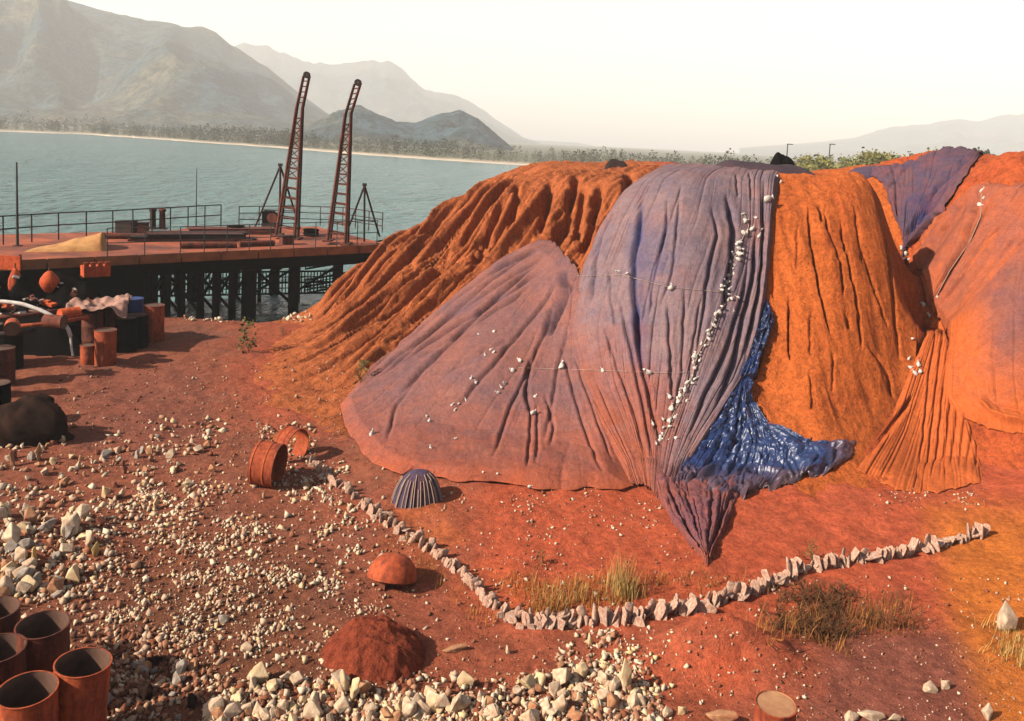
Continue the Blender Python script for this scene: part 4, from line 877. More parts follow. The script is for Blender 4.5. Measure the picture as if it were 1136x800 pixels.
# scrap heap under the jetty's landward end (dark pile with bright bits)
sc = at_Y(45, 345, 24); N_ = 46; V = []
for j in range(N_):
    for i in range(70):
        u, v = i/69*2-1, j/(N_-1)*2-1; e = max(0, 1-u**4)*max(0, 1-v*v); h = 2.0*e**.6*(1+.55*float(fbm(u*6, v*4, 4, 5)))
        V.append((sc[0]-1.1+u*3.3, 24+v*1.5, -.35+h))
tag(put('scrap_heap', np.array(V), gridfaces(N_, 70), M['black'], smooth=False), 'dark heap of scrap and earth below the left end of the jetty', 'scrap heap')
def lookup_scrap(x, y): u, v = (x-(sc[0]-1.1))/3.3, (y-24)/1.5; return -.35+2.0*(max(0, 1-u**4)*max(0, 1-v*v))**.6*(1+.55*float(fbm(u*6, v*4, 4, 5)))
for i in range(90):
    x, y = sc[0]-1.1+random.uniform(-3, 2.6), random.uniform(22.9, 24.2); z = lookup_scrap(x, y)
    s_ = random.uniform(.08, .24); mb = MB().box((0,0,0), (s_*2.2, s_*.8, s_*.35)).box((s_*.4, 0, s_*.25), (s_*.7, s_*.6, s_*.3), .4)
    o = mb.build('scrap_piece', random.choice([M['rust'], M['white'], M['pinktarp'], M['rust_dark'], M['rust_dark'], M['orange_paint'], M['stone_grey']])); o.location = (x, y, z+.05); o.rotation_euler = (random.uniform(-.5,.5), random.uniform(-.5,.5), random.uniform(0,3))
    tag(o, 'bent metal scrap piece lying on the dark scrap heap', 'scrap', 'scrap pieces on the dark heap')
for i, (px, py, lb) in enumerate([(203, 352, 'whitish broken block'), (230, 356, 'pinkish broken block'), (262, 352, 'small pale block'), (284, 353, 'pale end block')]):
    pass
# dark boulder at the left edge
def blob(name, label, cat, c, rad, mat, seed, n=48, jag=.25, flat=.0, sharp=1.0):
    V = []; m2 = n//2
    for j in range(m2+1):
        th = math.pi*j/m2
        for i in range(n):
            ph = 2*math.pi*i/n; d = np.array([math.sin(th)*math.cos(ph), math.sin(th)*math.sin(ph), math.cos(th)])
            k = 1+jag*float(fbm(d[0]*1.7+seed+d[2], d[1]*1.7-d[2]*.8+seed, seed, 4))
            V.append((c[0]+rad[0]*d[0]*k, c[1]+rad[1]*d[1]*k, c[2]+rad[2]*d[2]*k))
    Fc = [(j*n+i, (j+1)*n+i, (j+1)*n+(i+1) % n, j*n+(i+1) % n) for j in range(m2) for i in range(n)]
    o = put(name, np.array(V), np.array(Fc), mat, smooth=True); return tag(o, label, cat)
M['dark_rock'] = simple('dark_rock', srgb(62, 42, 34), .95, .4, 2.5, .6, 0, srgb(24, 19, 18), 9); M['dark_rock'].node_tree.nodes['Principled BSDF'].inputs['Specular IOR Level'].default_value = .02; M['dark_rock'].node_tree.nodes['Principled BSDF'].inputs['Roughness'].default_value = (1.0)
p = ground_pt(22, 490); blob('boulder', 'large dark brown boulder at the left frame edge above the rubble', 'boulder', (p[0], p[1]+.3, .25), (.85, .6, .55), M['dark_rock'], 5, jag=.5)
# rusty drum shells on the slope
def shell(label, px, py, r, L, axis, rz, hgt, th=.02, closed=True, arc=2*math.pi, arc0=0):
    c = ground_pt(px, py); t = thing('drum_shell', label, 'drum', (c[0], c[1], c[2]+hgt)); n = 40; V = []; rows = [(r, -L/2), (r, L/2), (r-th, L/2), (r-th, -L/2)]
    mb = MB(); V = [(z, rr*math.cos(arc0+arc*k/n), rr*math.sin(arc0+arc*k/n)) for rr, z in rows for k in range(n+1)]; w_ = n+1
    Fc = [(i*w_+k, i*w_+k+1, ((i+1) % 4)*w_+k+1, ((i+1) % 4)*w_+k) for i in range(4) for k in range(n)]
    mb.add(V, Fc).build('shell', M['rust'], t, smooth=False)
    for k_ in (-.4, .12):
        rb = MB(); V = [(L*k_+dz, rr*math.cos(arc0+arc*k/n), rr*math.sin(arc0+arc*k/n)) for rr, dz in ((r, -.02), (r*1.03, 0), (r, .02)) for k in range(n+1)]; rb.add(V, [(i*w_+k, i*w_+k+1, (i+1)*w_+k+1, (i+1)*w_+k) for i in range(2) for k in range(n)]); rb.build('rib', M['rust'], t)
    if closed:
        V = [(-L/2+.03, (r-th)*math.cos(2*math.pi*k/n), (r-th)*math.sin(2*math.pi*k/n)) for k in range(n)]; MB().add(V, [tuple(range(n))]).build('end_plate', M['rust'], t)
    for ch in t.children: ch.data.polygons.foreach_set('use_smooth', [True]*len(ch.data.polygons)); ch.data.set_sharp_from_angle(angle=R(40))
    t.rotation_euler = (0, R(4), rz); return t
shell('half an orange rusty drum lying on its side with its dark mouth to the right', 297, 536, .40, .44, 0, R(-6), .36)
shell('darker drum half lying just behind the orange one', 323, 510, .36, .30, 0, R(-24), .3, closed=False)
# overturned bowl
p = ground_pt(431, 660); t = thing('overturned_bowl', 'rusty bowl turned upside down and propped on small stones', 'bowl', (p[0], p[1]+.3, p[2]+.09)); t.rotation_euler = (R(-17), R(5), 0)
pr_ = [(.36, 0), (.362, .03), (.345, .11), (.305, .2), (.24, .275), (.15, .325), (.06, .345), (0, .348)]
bo = MB().lathe(pr_+[(0, .33), (.13, .305), (.22, .26), (.29, .185), (.328, .1), (.342, .0), (.36, 0)], 36); bo.build('shell', M['rust'], t, smooth=True)
for k in range(3): MB().box((.2*math.cos(k*2.1), .2*math.sin(k*2.1), -.12), (.07, .09, .16)).build('prop', M['stone_red'], t)
# small covered mound with pale cords
p = ground_pt(462, 560); t = thing('covered_mound', 'small purple cloth covered mound with pale cords down its side', 'covered mound', (p[0], p[1]+.25, p[2]-.05)); t.scale = (.86, .86, .86)
n = 72; V = []; prf = [(0, .66), (.10, .655), (.2, .62), (.3, .52), (.37, .38), (.43, .2), (.47, .05), (.5, -.05)]
for r_, z in prf:
    for k in range(n):
        a = 2*math.pi*k/n; f = 1+.05*(r_/.5)*math.cos(18*a+.6*math.sin(3*a))+.08*math.sin(2*a+1); V.append((r_*f*math.cos(a), r_*f*math.sin(a)*.9, z))
MB().add(V, [(i*n+k, (i+1)*n+k, (i+1)*n+(k+1) % n, i*n+(k+1) % n) for i in range(len(prf)-1) for k in range(n)]).build('cover', M['tarp_slate'], t, smooth=True)
for k in range(18):
    a = -math.pi*(.02+.96*(k+random.uniform(-.35,.35))/17); P_ = []
    for r_, z in prf[random.choice((2, 3, 3, 4)):]:
        f = 1+.05*(r_/.5)*math.cos(18*a+.6*math.sin(3*a))+.08*math.sin(2*a+1)+.03; P_.append(Vector((r_*f*math.cos(a), r_*f*math.sin(a)*.9, z+.01)))
    MB().tube(P_, .011, 5).build('cord', M['rope'], t)
# red ore dump
p = ground_pt(412, 752); n = 80; V = []
for j in range(n):
    for i in range(n):
        u, v = i/(n-1)*2-1, j/(n-1)*2-1; rr = math.hypot(u*(1.05 if u < 0 else 1.25), v); h = .48*max(0, 1-rr**2.2)**.8
        h *= 1+.22*float(fbm(u*2.5+3, v*2.5, 14, 4)); h += .05*float(fbm(u*9, v*9, 15, 3))
        V.append((p[0]+u*.8, p[1]+.42+v*.68, p[2]-.08+h-.08*(rr > .98)))
M['ore_dark'] = ore_mat('ore_dark', srgb(150,70,48), srgb(162,76,50), srgb(136,62,44))
tag(put('ore_dump', np.array(V), gridfaces(n, n), M['ore_dark'], smooth=True), 'small dark red ore mound in front of the overturned bowl', 'ore heap')

# ------------------------------------------------------------------ stones
def hull(seed, n=13, flat=(1, 1, 1)):
    r_ = random.Random(seed); bm = bmesh.new()
    for k in range(n):
        v = Vector((r_.gauss(0, 1), r_.gauss(0, 1), r_.gauss(0, 1))).normalized()*r_.uniform(.8, 1.05); bm.verts.new((v.x*flat[0]*.5, v.y*flat[1]*.5, v.z*flat[2]*.5))
    res = bmesh.ops.convex_hull(bm, input=bm.verts); bmesh.ops.delete(bm, geom=[g for g in res['geom_interior'] if isinstance(g, bmesh.types.BMVert)], context='VERTS')
    bmesh.ops.bevel(bm, geom=list(bm.edges), offset=.028, segments=1, affect='EDGES')
    bmesh.ops.triangulate(bm, faces=bm.faces); me = bpy.data.meshes.new('stone'); bm.to_mesh(me); bm.free(); return me
HULLS = [hull(s, 11+s % 4, [(1, .75, 1.15), (.8, .9, 1.35), (1.2, .8, .7), (1, 1, .9), (.7, .8, 1.4), (1.1, .6, 1.1)][s % 6]) for s in range(12)]
SM = {}
def stone_mesh(h, mat):
    if (h, mat) not in SM:
        me = HULLS[h].copy(); me.materials.append(M[mat]); SM[(h, mat)] = me
    return SM[(h, mat)]
used_xy = []
def stone(px, py, s_px, mat, label, group=None, h=None, sc=(1, 1, 1), rot=None, name='stone', cat='stone'):
    p = on(px, py); Y = p[1]; s = s_px*Y/F; h = h if h is not None else random.randrange(12)
    o = bpy.data.objects.new(name, stone_mesh(h, mat)); COL.objects.link(o)
    o.scale = (s*sc[0], s*sc[1], s*sc[2]); o.rotation_euler = rot or (random.uniform(-.5, .5), random.uniform(-.5, .5), random.uniform(0, 6.28))
    o.location = (p[0], p[1], p[2]+.28*s*sc[2]); used_xy.append((p[0], p[1], s)); return tag(o, label, cat, group)
UNI = [(693, 765, 40, 'stone_cream', 'large pale yellow pointed stone standing alone at the right end of the bottom stone band', (.62, .5, 1.15), 1), (515, 762, 28, 'stone_cream', 'cream square sided slab stone at the edge of the dark red mound', (.9, .5, 1.0), 3),
       (654, 715, 18, 'stone_cream', 'pale pointed stone directly in front of the sandbag row', (.8, .6, 1.1), 4), (38, 626, 26, 'stone_yellow', 'bright yellow block among grey stones at the left', (.75, .6, 1.1), 4), (105, 616, 18, 'stone_yellow', 'small bright yellow stone right of the yellow block', (.8, .7, 1.1), 1),
       (1115, 698, 42, 'stone', 'tall pale rock at the right frame edge on the orange bank', (.62, .6, 1.15), 3), (1031, 768, 22, 'stone', 'left one of two pale flat stones on the brown path', (.9, .7, .9), 3), (1048, 764, 20, 'stone', 'right one of two pale flat stones on the brown path', (.8, .7, 1.0), 0),
       (1094, 797, 22, 'stone', 'pale stone at the bottom edge below the two flat stones', (.9, .7, 1.), 1), (944, 800, 22, 'stone', 'left one of three pale stones along the bottom edge right of the drum', (1, .7, .8), 3), (966, 798, 28, 'stone', 'big middle one of three pale stones along the bottom edge right of the drum', (1.1, .7, .8), 2), (992, 801, 18, 'stone', 'right one of three pale stones along the bottom edge right of the drum', (1, .7, .8), 5),
       (800, 800, 34, 'stone_tan', 'wide tan rock left of the lidded drum at the bottom edge', (1.1, .7, .8), 2), (756, 792, 16, 'stone_cream', 'cream stone left of the wide tan rock', (.9, .7, 1.1), 0), (740, 794, 18, 'stone', 'white stone beside the cream one at the bottom edge', (.9, .7, .9), 3),
       (273, 722, 17, 'stone', 'white stone left of the dark red mound', (1, .8, .9), 3), (248, 690, 18, 'stone_grey', 'grey stone above the white one on the gravel', (1, .7, .9), 0), (563, 724, 12, 'stone', 'small white stone alone on red earth below the sandbag row', (1, .8, 1.), 4),
       (172, 565, 16, 'stone_cream', 'upright cream stone at the right edge of the left rubble', (.6, .6, 1.2), 1), (14, 516, 20, 'stone_tan', 'upright tan stone below the dark boulder', (.5, .5, 1.2), 4), (42, 510, 20, 'stone_tan', 'tan stone right of the upright one below the dark boulder', (.6, .6, 1.1), 1), (117, 552, 22, 'stone_cream', 'cream stone with a bluish grey neighbour in the middle of the left rubble', (.6, .7, 1.1), 0),
       (505, 722, 26, 'stone_tan', 'flat tan stone above the cream slab', (1.1, .6, .5), 2)]
for px, py, s_, mt, lb, sc_, h in UNI: stone(px, py, s_, mt, lb, None, h, sc_, (random.uniform(-.2,.2), random.uniform(-.2,.2), random.uniform(-.4,.4)))
def band(n, fx, sizes, mats, label, group):
    for i in range(n):
        px, py = fx(); s_ = random.uniform(*sizes)*(.75+.5*random.random()); stone(px, py, s_, random.choice(mats), label, group)
PALE = ['stone', 'stone', 'stone', 'stone_tan', 'stone_tan', 'stone_cream']
def fx1():
    px = random.uniform(232, 725); top = np.interp(px, [232, 300, 350, 470, 520, 600, 640, 700, 725], [765, 752, 752, 775, 778, 755, 725, 745, 770]); return px, top+(806-top)*random.random()**.8
band(118, fx1, (13, 27), PALE+['stone'], 'broken pale stone in the dense band along the bottom edge', 'stones of the bottom band')
band(55, lambda: (random.triangular(-6, 105, 10), random.uniform(570, 665)), (12, 25), ['stone', 'stone', 'stone_cream', 'stone_grey', 'stone_tan'], 'pale angular stone in the thick pile at the left frame edge', 'stones of the left pile')
band(78, lambda: (random.uniform(5, 235), random.triangular(478, 600, 520)), (6, 14), PALE+['stone_red', 'stone_red', 'stone_grey'], 'small stone strewn over the reddish ground right of the dark boulder', 'stones strewn below the boulder')
band(22, lambda: (random.uniform(100, 215), random.uniform(715, 800)), (10, 22), ['stone_grey', 'stone_grey', 'dark_rock', 'stone_tan'], 'grey stone in the dark patch right of the open drums', 'stones right of the drums')
# gravel: far too many to count
m, nt, b = newmat('gravel'); at = N(nt, 'ShaderNodeAttribute', attribute_name='tint'); r = ramp(nt, at.outputs['Fac'], [(0, srgb(92,66,56)), (.25, srgb(150,88,62)), (.45, srgb(186,132,100)), (.62, srgb(212,178,148)), (.85, srgb(240,218,188)), (1, srgb(232,196,142))])
nt.links.new(r.outputs[0], b.inputs['Base Color']); b.inputs['Roughness'].default_value = .95; b.inputs['Specular IOR Level'].default_value = .1; M['gravel'] = m
def gravel(name, label, regions, seed):
    g = np.random.default_rng(seed); PX = []; PYs = []; SZ = []; TI = []
    for n, fx, s0, s1, tl, th in regions:
        a, c_ = fx(g, n); PX.append(a); PYs.append(c_); SZ.append(s0+(s1-s0)*g.random(n)**2.2); TI.append(tl+(th-tl)*g.random(n))
    PX, PYs, SZ, TI = map(np.concatenate, (PX, PYs, SZ, TI)); P_ = cast(PX, PYs, FL, t0=6); S_ = SZ*P_[:, 1]/F
    T = []
    for k in range(6):
        bm = bmesh.new(); r_ = random.Random(k+50)
        for q in range(8):
            v = Vector((r_.gauss(0,1), r_.gauss(0,1), r_.gauss(0,1))).normalized()*r_.uniform(.45, .62); bm.verts.new(v)
        bmesh.ops.convex_hull(bm, input=bm.verts); bmesh.ops.triangulate(bm, faces=bm.faces); bm.verts.index_update(); T.append((np.array([v.co[:] for v in bm.verts]), np.array([[v.index for v in f.verts] for f in bm.faces]))); bm.free()
    VV, FF, TT, k0 = [], [], [], 0; kk = g.integers(0, 6, len(P_))
    for k in range(6):
        ix = np.where(kk == k)[0]; v, f = T[k]; a = g.random(len(ix))*6.28; ca, sa = np.cos(a), np.sin(a); sx = S_[ix]
        q = v[None]*np.stack([sx*g.uniform(.5,1.15,len(ix)), sx*g.uniform(.65,1.4,len(ix)), sx*g.uniform(.55,1.3,len(ix))], -1)[:, None]
        x = q[..., 0]*ca[:, None]-q[..., 1]*sa[:, None]; y = q[..., 0]*sa[:, None]+q[..., 1]*ca[:, None]
        w_ = np.stack([x+P_[ix, 0][:, None], y+P_[ix, 1][:, None], q[..., 2]+(P_[ix, 2]+.2*sx)[:, None]], -1).reshape(-1, 3)
        FF.append((f[None]+(np.arange(len(ix))*len(v))[:, None, None]).reshape(-1, 3)+k0); VV.append(w_); TT.append(np.repeat(TI[ix], len(v))); k0 += len(w_)
    o = put(name, np.vstack(VV), np.vstack(FF), M['gravel'], attrs={'tint': np.concatenate(TT)}); return tag(o, label, kind='stuff')
def uni(x0, x1, y0, y1): return lambda g, n: (g.uniform(x0, x1, n), g.uniform(y0, y1, n))
def gau(x, y, sx, sy): return lambda g, n: (g.normal(x, sx, n), np.clip(g.normal(y, sy, n), 380, 820))
def clus(x0, x1, y0, y1, k, s):
    def f(g, n):
        c = np.stack([g.uniform(x0, x1, k), g.uniform(y0, y1, k)], -1)[g.integers(0, k, n)]; return c[:, 0]+g.normal(0, s, n), np.clip(c[:, 1]+g.normal(0, s*.55, n), 400, 815)
    return f
gravel('gravel', 'loose gravel and small broken stones covering the yard', [
    (2600, gau(220, 650, 90, 52), 1.2, 6.5, 0, .85), (1100, clus(110, 420, 520, 720, 26, 9), 1.5, 8, .5, 1), (1500, clus(60, 420, 540, 760, 80, 10), 1.6, 8, .4, 1), (800, clus(0, 250, 470, 600, 60, 9), 1.6, 9, .3, 1), (900, gau(30, 630, 50, 45), 2.5, 12, .3, .98), (300, uni(60, 430, 520, 770), 4, 11, .3, 1),
    (3000, lambda g, n: (g.uniform(225, 735, n), g.triangular(745, 800, 812, n)), 3, 13, .2, 1), (900, gau(670, 760, 30, 30), 3, 11, .3, 1), (1500, gau(150, 760, 45, 32), 3, 12, 0, .7), (900, uni(380, 900, 640, 800), 1.5, 6, .1, .9), (500, uni(860, 1136, 640, 800), 1.5, 5, .1, .8),
    (700, uni(60, 420, 400, 520), 1.5, 4.5, .1, .7), (500, clus(400, 760, 540, 640, 60, 16), 1.5, 5, .2, .9), (260, lambda g, n: (g.uniform(205, 345, n), g.normal(353, 2.2, n)), 2, 7, .2, .9), (140, clus(980, 1080, 540, 560, 12, 10), 1.5, 4, .3, .9), (320, lambda g, n: (g.uniform(285, 350, n), g.uniform(470, 540, n)), 2, 7, .2, .9)], 3)

# ------------------------------------------------------------------ sandbag row
def bag_mesh(seed):
    n, m_ = 18, 12; V = []; f = lambda c, e: math.copysign(abs(c)**e, c)
    for j in range(m_+1):
        th = math.pi*j/m_
        for i in range(n):
            ph = 2*math.pi*i/n; x, y, z = math.sin(th)*math.cos(ph), math.sin(th)*math.sin(ph), math.cos(th)
            k = 1+.3*float(fbm(y*1.6+seed*3.1, z*1.6+x*.5, seed, 3)); x2 = f(x, .8)*(.6+.4*abs(float(vnoise(y*3+seed, z*3, 2)))*2)
            V.append((x2*.5+.9*(.25-y*y*.25-.3*z*z), f(y, .7)*.5*k, f(z, .55)*.5*k))
    me = put('sandbag', np.array(V), np.array([(j*n+i, (j+1)*n+i, (j+1)*n+(i+1) % n, j*n+(i+1) % n) for j in range(m_) for i in range(n)]), M['bag'], smooth=True); d = me.data; bpy.data.objects.remove(me); return d
BAGS = [bag_mesh(s) for s in range(6)]
ROW = resample(np.array([(345,514),(380,543),(430,582),(480,613),(515,640),(545,672),(580,692),(640,691),(700,688),(760,678),(820,664),(860,648),(880,636),(920,627),(980,619),(1040,608),(1095,592)], float), 400)
def rowseg(n, f0, f1, jit, dz, label, group, wid, ht, thk):
    for i in range(n):
        f = f0+(f1-f0)*(i+random.uniform(-.25, .25))/n; k = f*399; k0 = int(np.clip(k, 0, 397)); q = ROW[k0]; q2 = ROW[k0+2]
        p = on(q[0], q[1]+random.uniform(-jit, jit)); p2 = on(q2[0], q2[1]); a = math.atan2(p2[1]-p[1], p2[0]-p[0])
        o = bpy.data.objects.new('sandbag', BAGS[random.randrange(6)]); COL.objects.link(o); s = random.uniform(.6, 1.25)
        o.scale = (thk*random.uniform(.7, 1.3), wid*s, ht*s); o.rotation_euler = (random.gauss(0, .28), random.uniform(-.2, .7) if random.random() < .88 else 1.35, a+random.gauss(0, .25)); o.location = (p[0], p[1], p[2]+dz+ht*s*.36)
        tag(o, label, 'sandbag', group)
rowseg(92, 0, .40, 5, -.03, 'small dusty sandbag in the left arm of the row running down from the drum shells', 'sandbags of the left arm', .12, .22, .065)
rowseg(44, 0, .40, 9, -.07, 'half buried little sandbag at the edge of the left arm of the row', 'low sandbags of the left arm', .11, .17, .05)
rowseg(52, .38, .66, 4, -.04, 'pale sandbag leaning in the middle of the row, in front of the dry grass', 'sandbags of the middle stretch', .14, .29, .075)
rowseg(30, .38, .66, 10, -.12, 'low half buried sandbag at the foot of the middle stretch of the row', 'low sandbags of the middle stretch', .14, .25, .075)
rowseg(66, .66, 1, 3, -.03, 'pale sandbag leaning in the right arm of the row that climbs the orange bank', 'sandbags of the right arm', .13, .28, .065)
rowseg(30, .70, 1, 6, -.16, 'low dusty sandbag below the right arm of the row', 'low sandbags of the right arm', .12, .24, .06)

# ------------------------------------------------------------------ tie-down sacks and ropes on the sheets
def sack_mesh(seed):
    n = 14; V = []; prof = [(0, -.5), (.2, -.49), (.34, -.4), (.4, -.2), (.36, .02), (.24, .2), (.1, .3), (.07, .36), (.16, .46), (.22, .55), (0, .5)]
    for j, (r_, z) in enumerate(prof):
        for i in range(n):
            a = 2*math.pi*i/n; k = 1+.7*float(fbm(math.cos(a)*1.3+seed*4, math.sin(a)*1.3+z*2, seed, 3)); V.append((r_*k*math.cos(a)+.25*z*z*(seed % 3-1), r_*k*math.sin(a)*.8, z+.12*float(vnoise(a, z*3, seed))))
    o = put('tie_sack', np.array(V), np.array([(j*n+i, j*n+(i+1) % n, (j+1)*n+(i+1) % n, (j+1)*n+i) for j in range(len(prof)-1) for i in range(n)]), M['white'], smooth=False); d = o.data; bpy.data.objects.remove(o); return d
WBAGS = [sack_mesh(s) for s in range(6)]
from mathutils.bvhtree import BVHTree
_V, _F = [], []
for o_ in list(COL.objects):
    if o_.type == 'MESH' and (o_.name.startswith('tarpaulin') or o_.name.endswith('ore_heap')):
        k_ = len(_V); _V += [v.co[:] for v in o_.data.vertices]; _F += [tuple(i+k_ for i in p_.vertices) for p_ in o_.data.polygons]
BV = BVHTree.FromPolygons(_V, _F); CAMP = Vector((0, 0, CAMZ))
def hit(px, py, lift=0.0):
    d = Vector(ray(px, py)).normalized(); l, n_, i_, t_ = BV.ray_cast(CAMP, d)
    if l is None: return Vector(on(px, py))
    return l-d*lift
def sack(px, py, s_px, label, group=None, tall=1.0, mat='white'):
    p = hit(px, py); s = s_px*p[1]/F
    o = bpy.data.objects.new('tie_sack', WBAGS[random.randrange(6)]); COL.objects.link(o); o.scale = (s*random.uniform(.6, 1.1), s*.8, s*tall*random.uniform(.7, 1.25)); o.rotation_euler = (random.uniform(-1.2, 1.2), random.uniform(-1.6, 1.6), random.uniform(0, 6)); o.location = (p[0], p[1]-s*.2, p[2]+s*.15)
    return tag(o, label, 'sack', group)
SK = [(d.name) for d in BAGS]
for px, py, s_, lb in [(623, 406, 11, 'big white sack alone on the pink sheet beside the grey one'), (744, 320, 11, 'white sack at mid height of the grey sheet'), (686, 302, 7, 'small white sack upper left on the grey sheet'), (696, 304, 6, 'tiny white sack right of its twin high on the grey sheet'), (852, 222, 12, 'flat white sack at the top right corner of the grey sheet'), (568, 411, 7, 'white pair of tied sacks at the centre of the pink sheet'),
                       (668, 411, 7, 'white sack where the thin rope starts'), (718, 413, 10, 'slanted white sack on the rope across the pleats'), (742, 440, 7, 'small white sack below the rope end on the pleats'), (413, 481, 9, 'white sack nearest the left tip of the pink sheet'), (592, 458, 9, 'white sack by the short pleats low on the pink sheet'), (576, 400, 6, 'little white sack right of the fold on the pink sheet')]: sack(px, py, s_, lb)
for px, py in [(545, 388), (538, 394), (523, 420), (528, 424), (556, 430), (552, 436), (517, 444), (509, 448), (505, 455), (474, 462), (476, 467), (506, 487), (478, 497), (548, 368), (594, 440), (536, 524), (552, 526), (588, 540), (548, 391), (560, 426), (531, 371), (502, 449)]:
    sack(px, py, random.uniform(3.5, 6.5), 'small pale tie sack dotted over the pink sheet', 'little sacks on the pink sheet')
chain = .0+resample(np.array([(826,238),(832,250),(824,262),(820,278),(812,292),(810,305),(804,320),(808,334),(796,346),(790,362),(782,380),(774,392),(770,406),(768,420),(758,438),(748,456),(742,472),(734,490)], float), 74)
for i, (px, py) in enumerate(chain):
    sack(px+random.uniform(-4.5, 4.5), py+random.uniform(-3, 3), random.uniform(3, 8), 'whitish rag or sack in the string hanging down the grey sheet', 'sacks strung down the grey sheet')
for px, py in [(838, 242), (845, 255), (842, 262), (800, 322), (814, 345), (818, 330), (728, 492), (742, 488), (750, 486), (724, 470), (735, 465), (762, 445), (756, 432), (776, 400)]:
    sack(px, py, random.uniform(4, 7), 'whitish rag or sack in the string hanging down the grey sheet', 'sacks strung down the grey sheet')
for px, py in [(1089, 212), (1091, 220), (1087, 228), (1010, 408), (1014, 414), (1018, 404), (1008, 398), (1020, 412), (1004, 282), (1008, 288), (1000, 276), (1012, 376), (1030, 350), (1024, 338), (1040, 330), (862, 196), (866, 202)]:
    sack(px, py, random.uniform(4, 8), 'pale sack lodged in the gully and folds of the right heap', 'sacks on the right heap')
def rope(label, pts, r_=.006):
    q = resample(np.array(pts, float), 40); q[:, 1] += .6*n1d(np.linspace(0, 6, 40), 3); p = [hit(a_, b_, .03) for a_, b_ in q]
    o = MB().tube([Vector(v) for v in p], r_, 5).build('rope', M['rope']); return tag(o, label, 'rope')
rope('thin pale rope crossing the upper grey sheet past two sacks', [(640, 306), (690, 305), (744, 319), (802, 324)])
rope('thin pale rope across the lower pleats of the grey sheet', [(575, 408), (668, 411), (740, 414), (770, 412)])
rope('pale rope strung with sacks down the grey sheet', [tuple(c_) for c_ in chain[::4]], .01)
rope('rope hanging down the fold of the right heap', [(1089, 214), (1088, 240), (1076, 268), (1054, 300), (1038, 330)], .01)
# ------------------------------------------------------------------ grass, scrub
def blades(n, spread, h, lean=.35, w=.012, seed=0, twist=True):
    r_ = random.Random(seed); mb = MB(); rt = []
    for i in range(n):
        a = r_.uniform(0, 6.28); q = Vector((r_.gauss(0, spread), r_.gauss(0, spread), -.02)); rt.append(q); hh = h*r_.uniform(.4, 1.1); l = Vector((math.cos(a), math.sin(a), 0))*hh*lean*r_.uniform(.1, 1.3)
        s = Vector((-math.sin(a+r_.uniform(-1, 1)), math.cos(a), 0))*w
        p1 = q+l*.35+Vector((0,0,hh*.55)); p2 = q+l+Vector((0,0,hh))
        mb.add([q-s, q+s, p1+s*.7, p1-s*.7, p2], [(0,1,2,3),(3,2,4)])
    for q in rt: mb.add([Vector((0,0,-.03)), q+Vector((.004,0,.01)), q-Vector((.004,0,0))], [(0,1,2)])
    return mb
def twigs(n, h, seed, w=.008):
    r_ = random.Random(seed); mb = MB()
    def grow(p, d, l, dep):
        q = p+d*l; s = d.cross(Vector((r_.random()-.5, r_.random()-.5, r_.random()-.5))).normalized()*w*(.5+.4*dep)
        s2 = d.cross(s).normalized()*s.length; mb.add([p-s, p+s, q, p-s2, p+s2], [(0,1,2),(3,4,2)])
        if dep:
            for k in range(r_.randint(2, 3)): grow(p+d*l*r_.uniform(.4, 1), (d+Vector((r_.gauss(0,.6), r_.gauss(0,.6), r_.gauss(.1,.4)))).normalized(), l*r_.uniform(.5, .8), dep-1)
    for i in range(n): grow(Vector((r_.gauss(0,.08), r_.gauss(0,.08), -.03)), Vector((r_.gauss(0,.7), r_.gauss(0,.7), 1)).normalized(), h*r_.uniform(.25, .45), 3)
    return mb
def plant(px, py, name, label, cat, mb, mat, group=None, s=1.0, part=None):
    p = on(px, py); o = mb.build(name, M[mat]); o.location = p; o.scale = (s, s, s); o.rotation_euler = (0, 0, random.uniform(0, 6)); return tag(o, label, cat, group)
G_ = 'dry grass tufts behind the sandbag row'
for i in range(34):
    px = random.uniform(552, 690); py = np.interp(px, [552, 600, 690], [655, 676, 668])+random.uniform(-24, 8)
    plant(px, py, 'grass_tuft', 'sparse golden grass tuft behind the middle of the sandbag row', 'grass', blades(26, .12, random.uniform(.18, .34), .5, .005, i), random.choice(['straw', 'straw', 'straw_pale']), G_)
for i in range(16):
    px = random.uniform(380, 545); py = np.interp(px, [380, 470, 545], [560, 622, 680])+random.uniform(-26, 26)
    plant(px, py, 'grass_tuft', 'thin dry grass tuft beside the left arm of the sandbag row', 'grass', blades(18, .12, random.uniform(.12, .24), .5, .005, 70+i), 'straw', 'dry grass tufts by the left arm')
for i, (px, py) in enumerate([(686, 655), (694, 658), (700, 662), (690, 664)]):
    plant(px, py, 'grass_tuft', 'tall yellow grass clump in front of the hanging tarpaulin point', 'grass', blades(60, .08, .62 if i < 2 else .45, .28, .006, 200+i), 'straw_pale', 'tall yellow grass clump')
for i in range(34):
    px = random.gauss(900, 36); py = random.uniform(655, 708)
    plant(px, py, 'dead_shrub', 'tangled dead brown shrub below the bend of the right sandbag arm', 'shrub', twigs(5, random.uniform(.35, .55), 300+i), 'twig', 'dead shrubs below the right arm')
for i in range(26):
    px = random.uniform(850, 1010); py = np.interp(px, [850, 930, 1010], [690, 705, 680])+random.uniform(-26, 16)
    plant(px, py, 'grass_tuft', 'brown dry grass tuft among the dead shrubs below the right sandbag arm', 'grass', blades(34, .13, random.uniform(.2, .38), .5, .005, 400+i), random.choice(['straw', 'twig', 'twig']), 'dry grass among the dead shrubs')
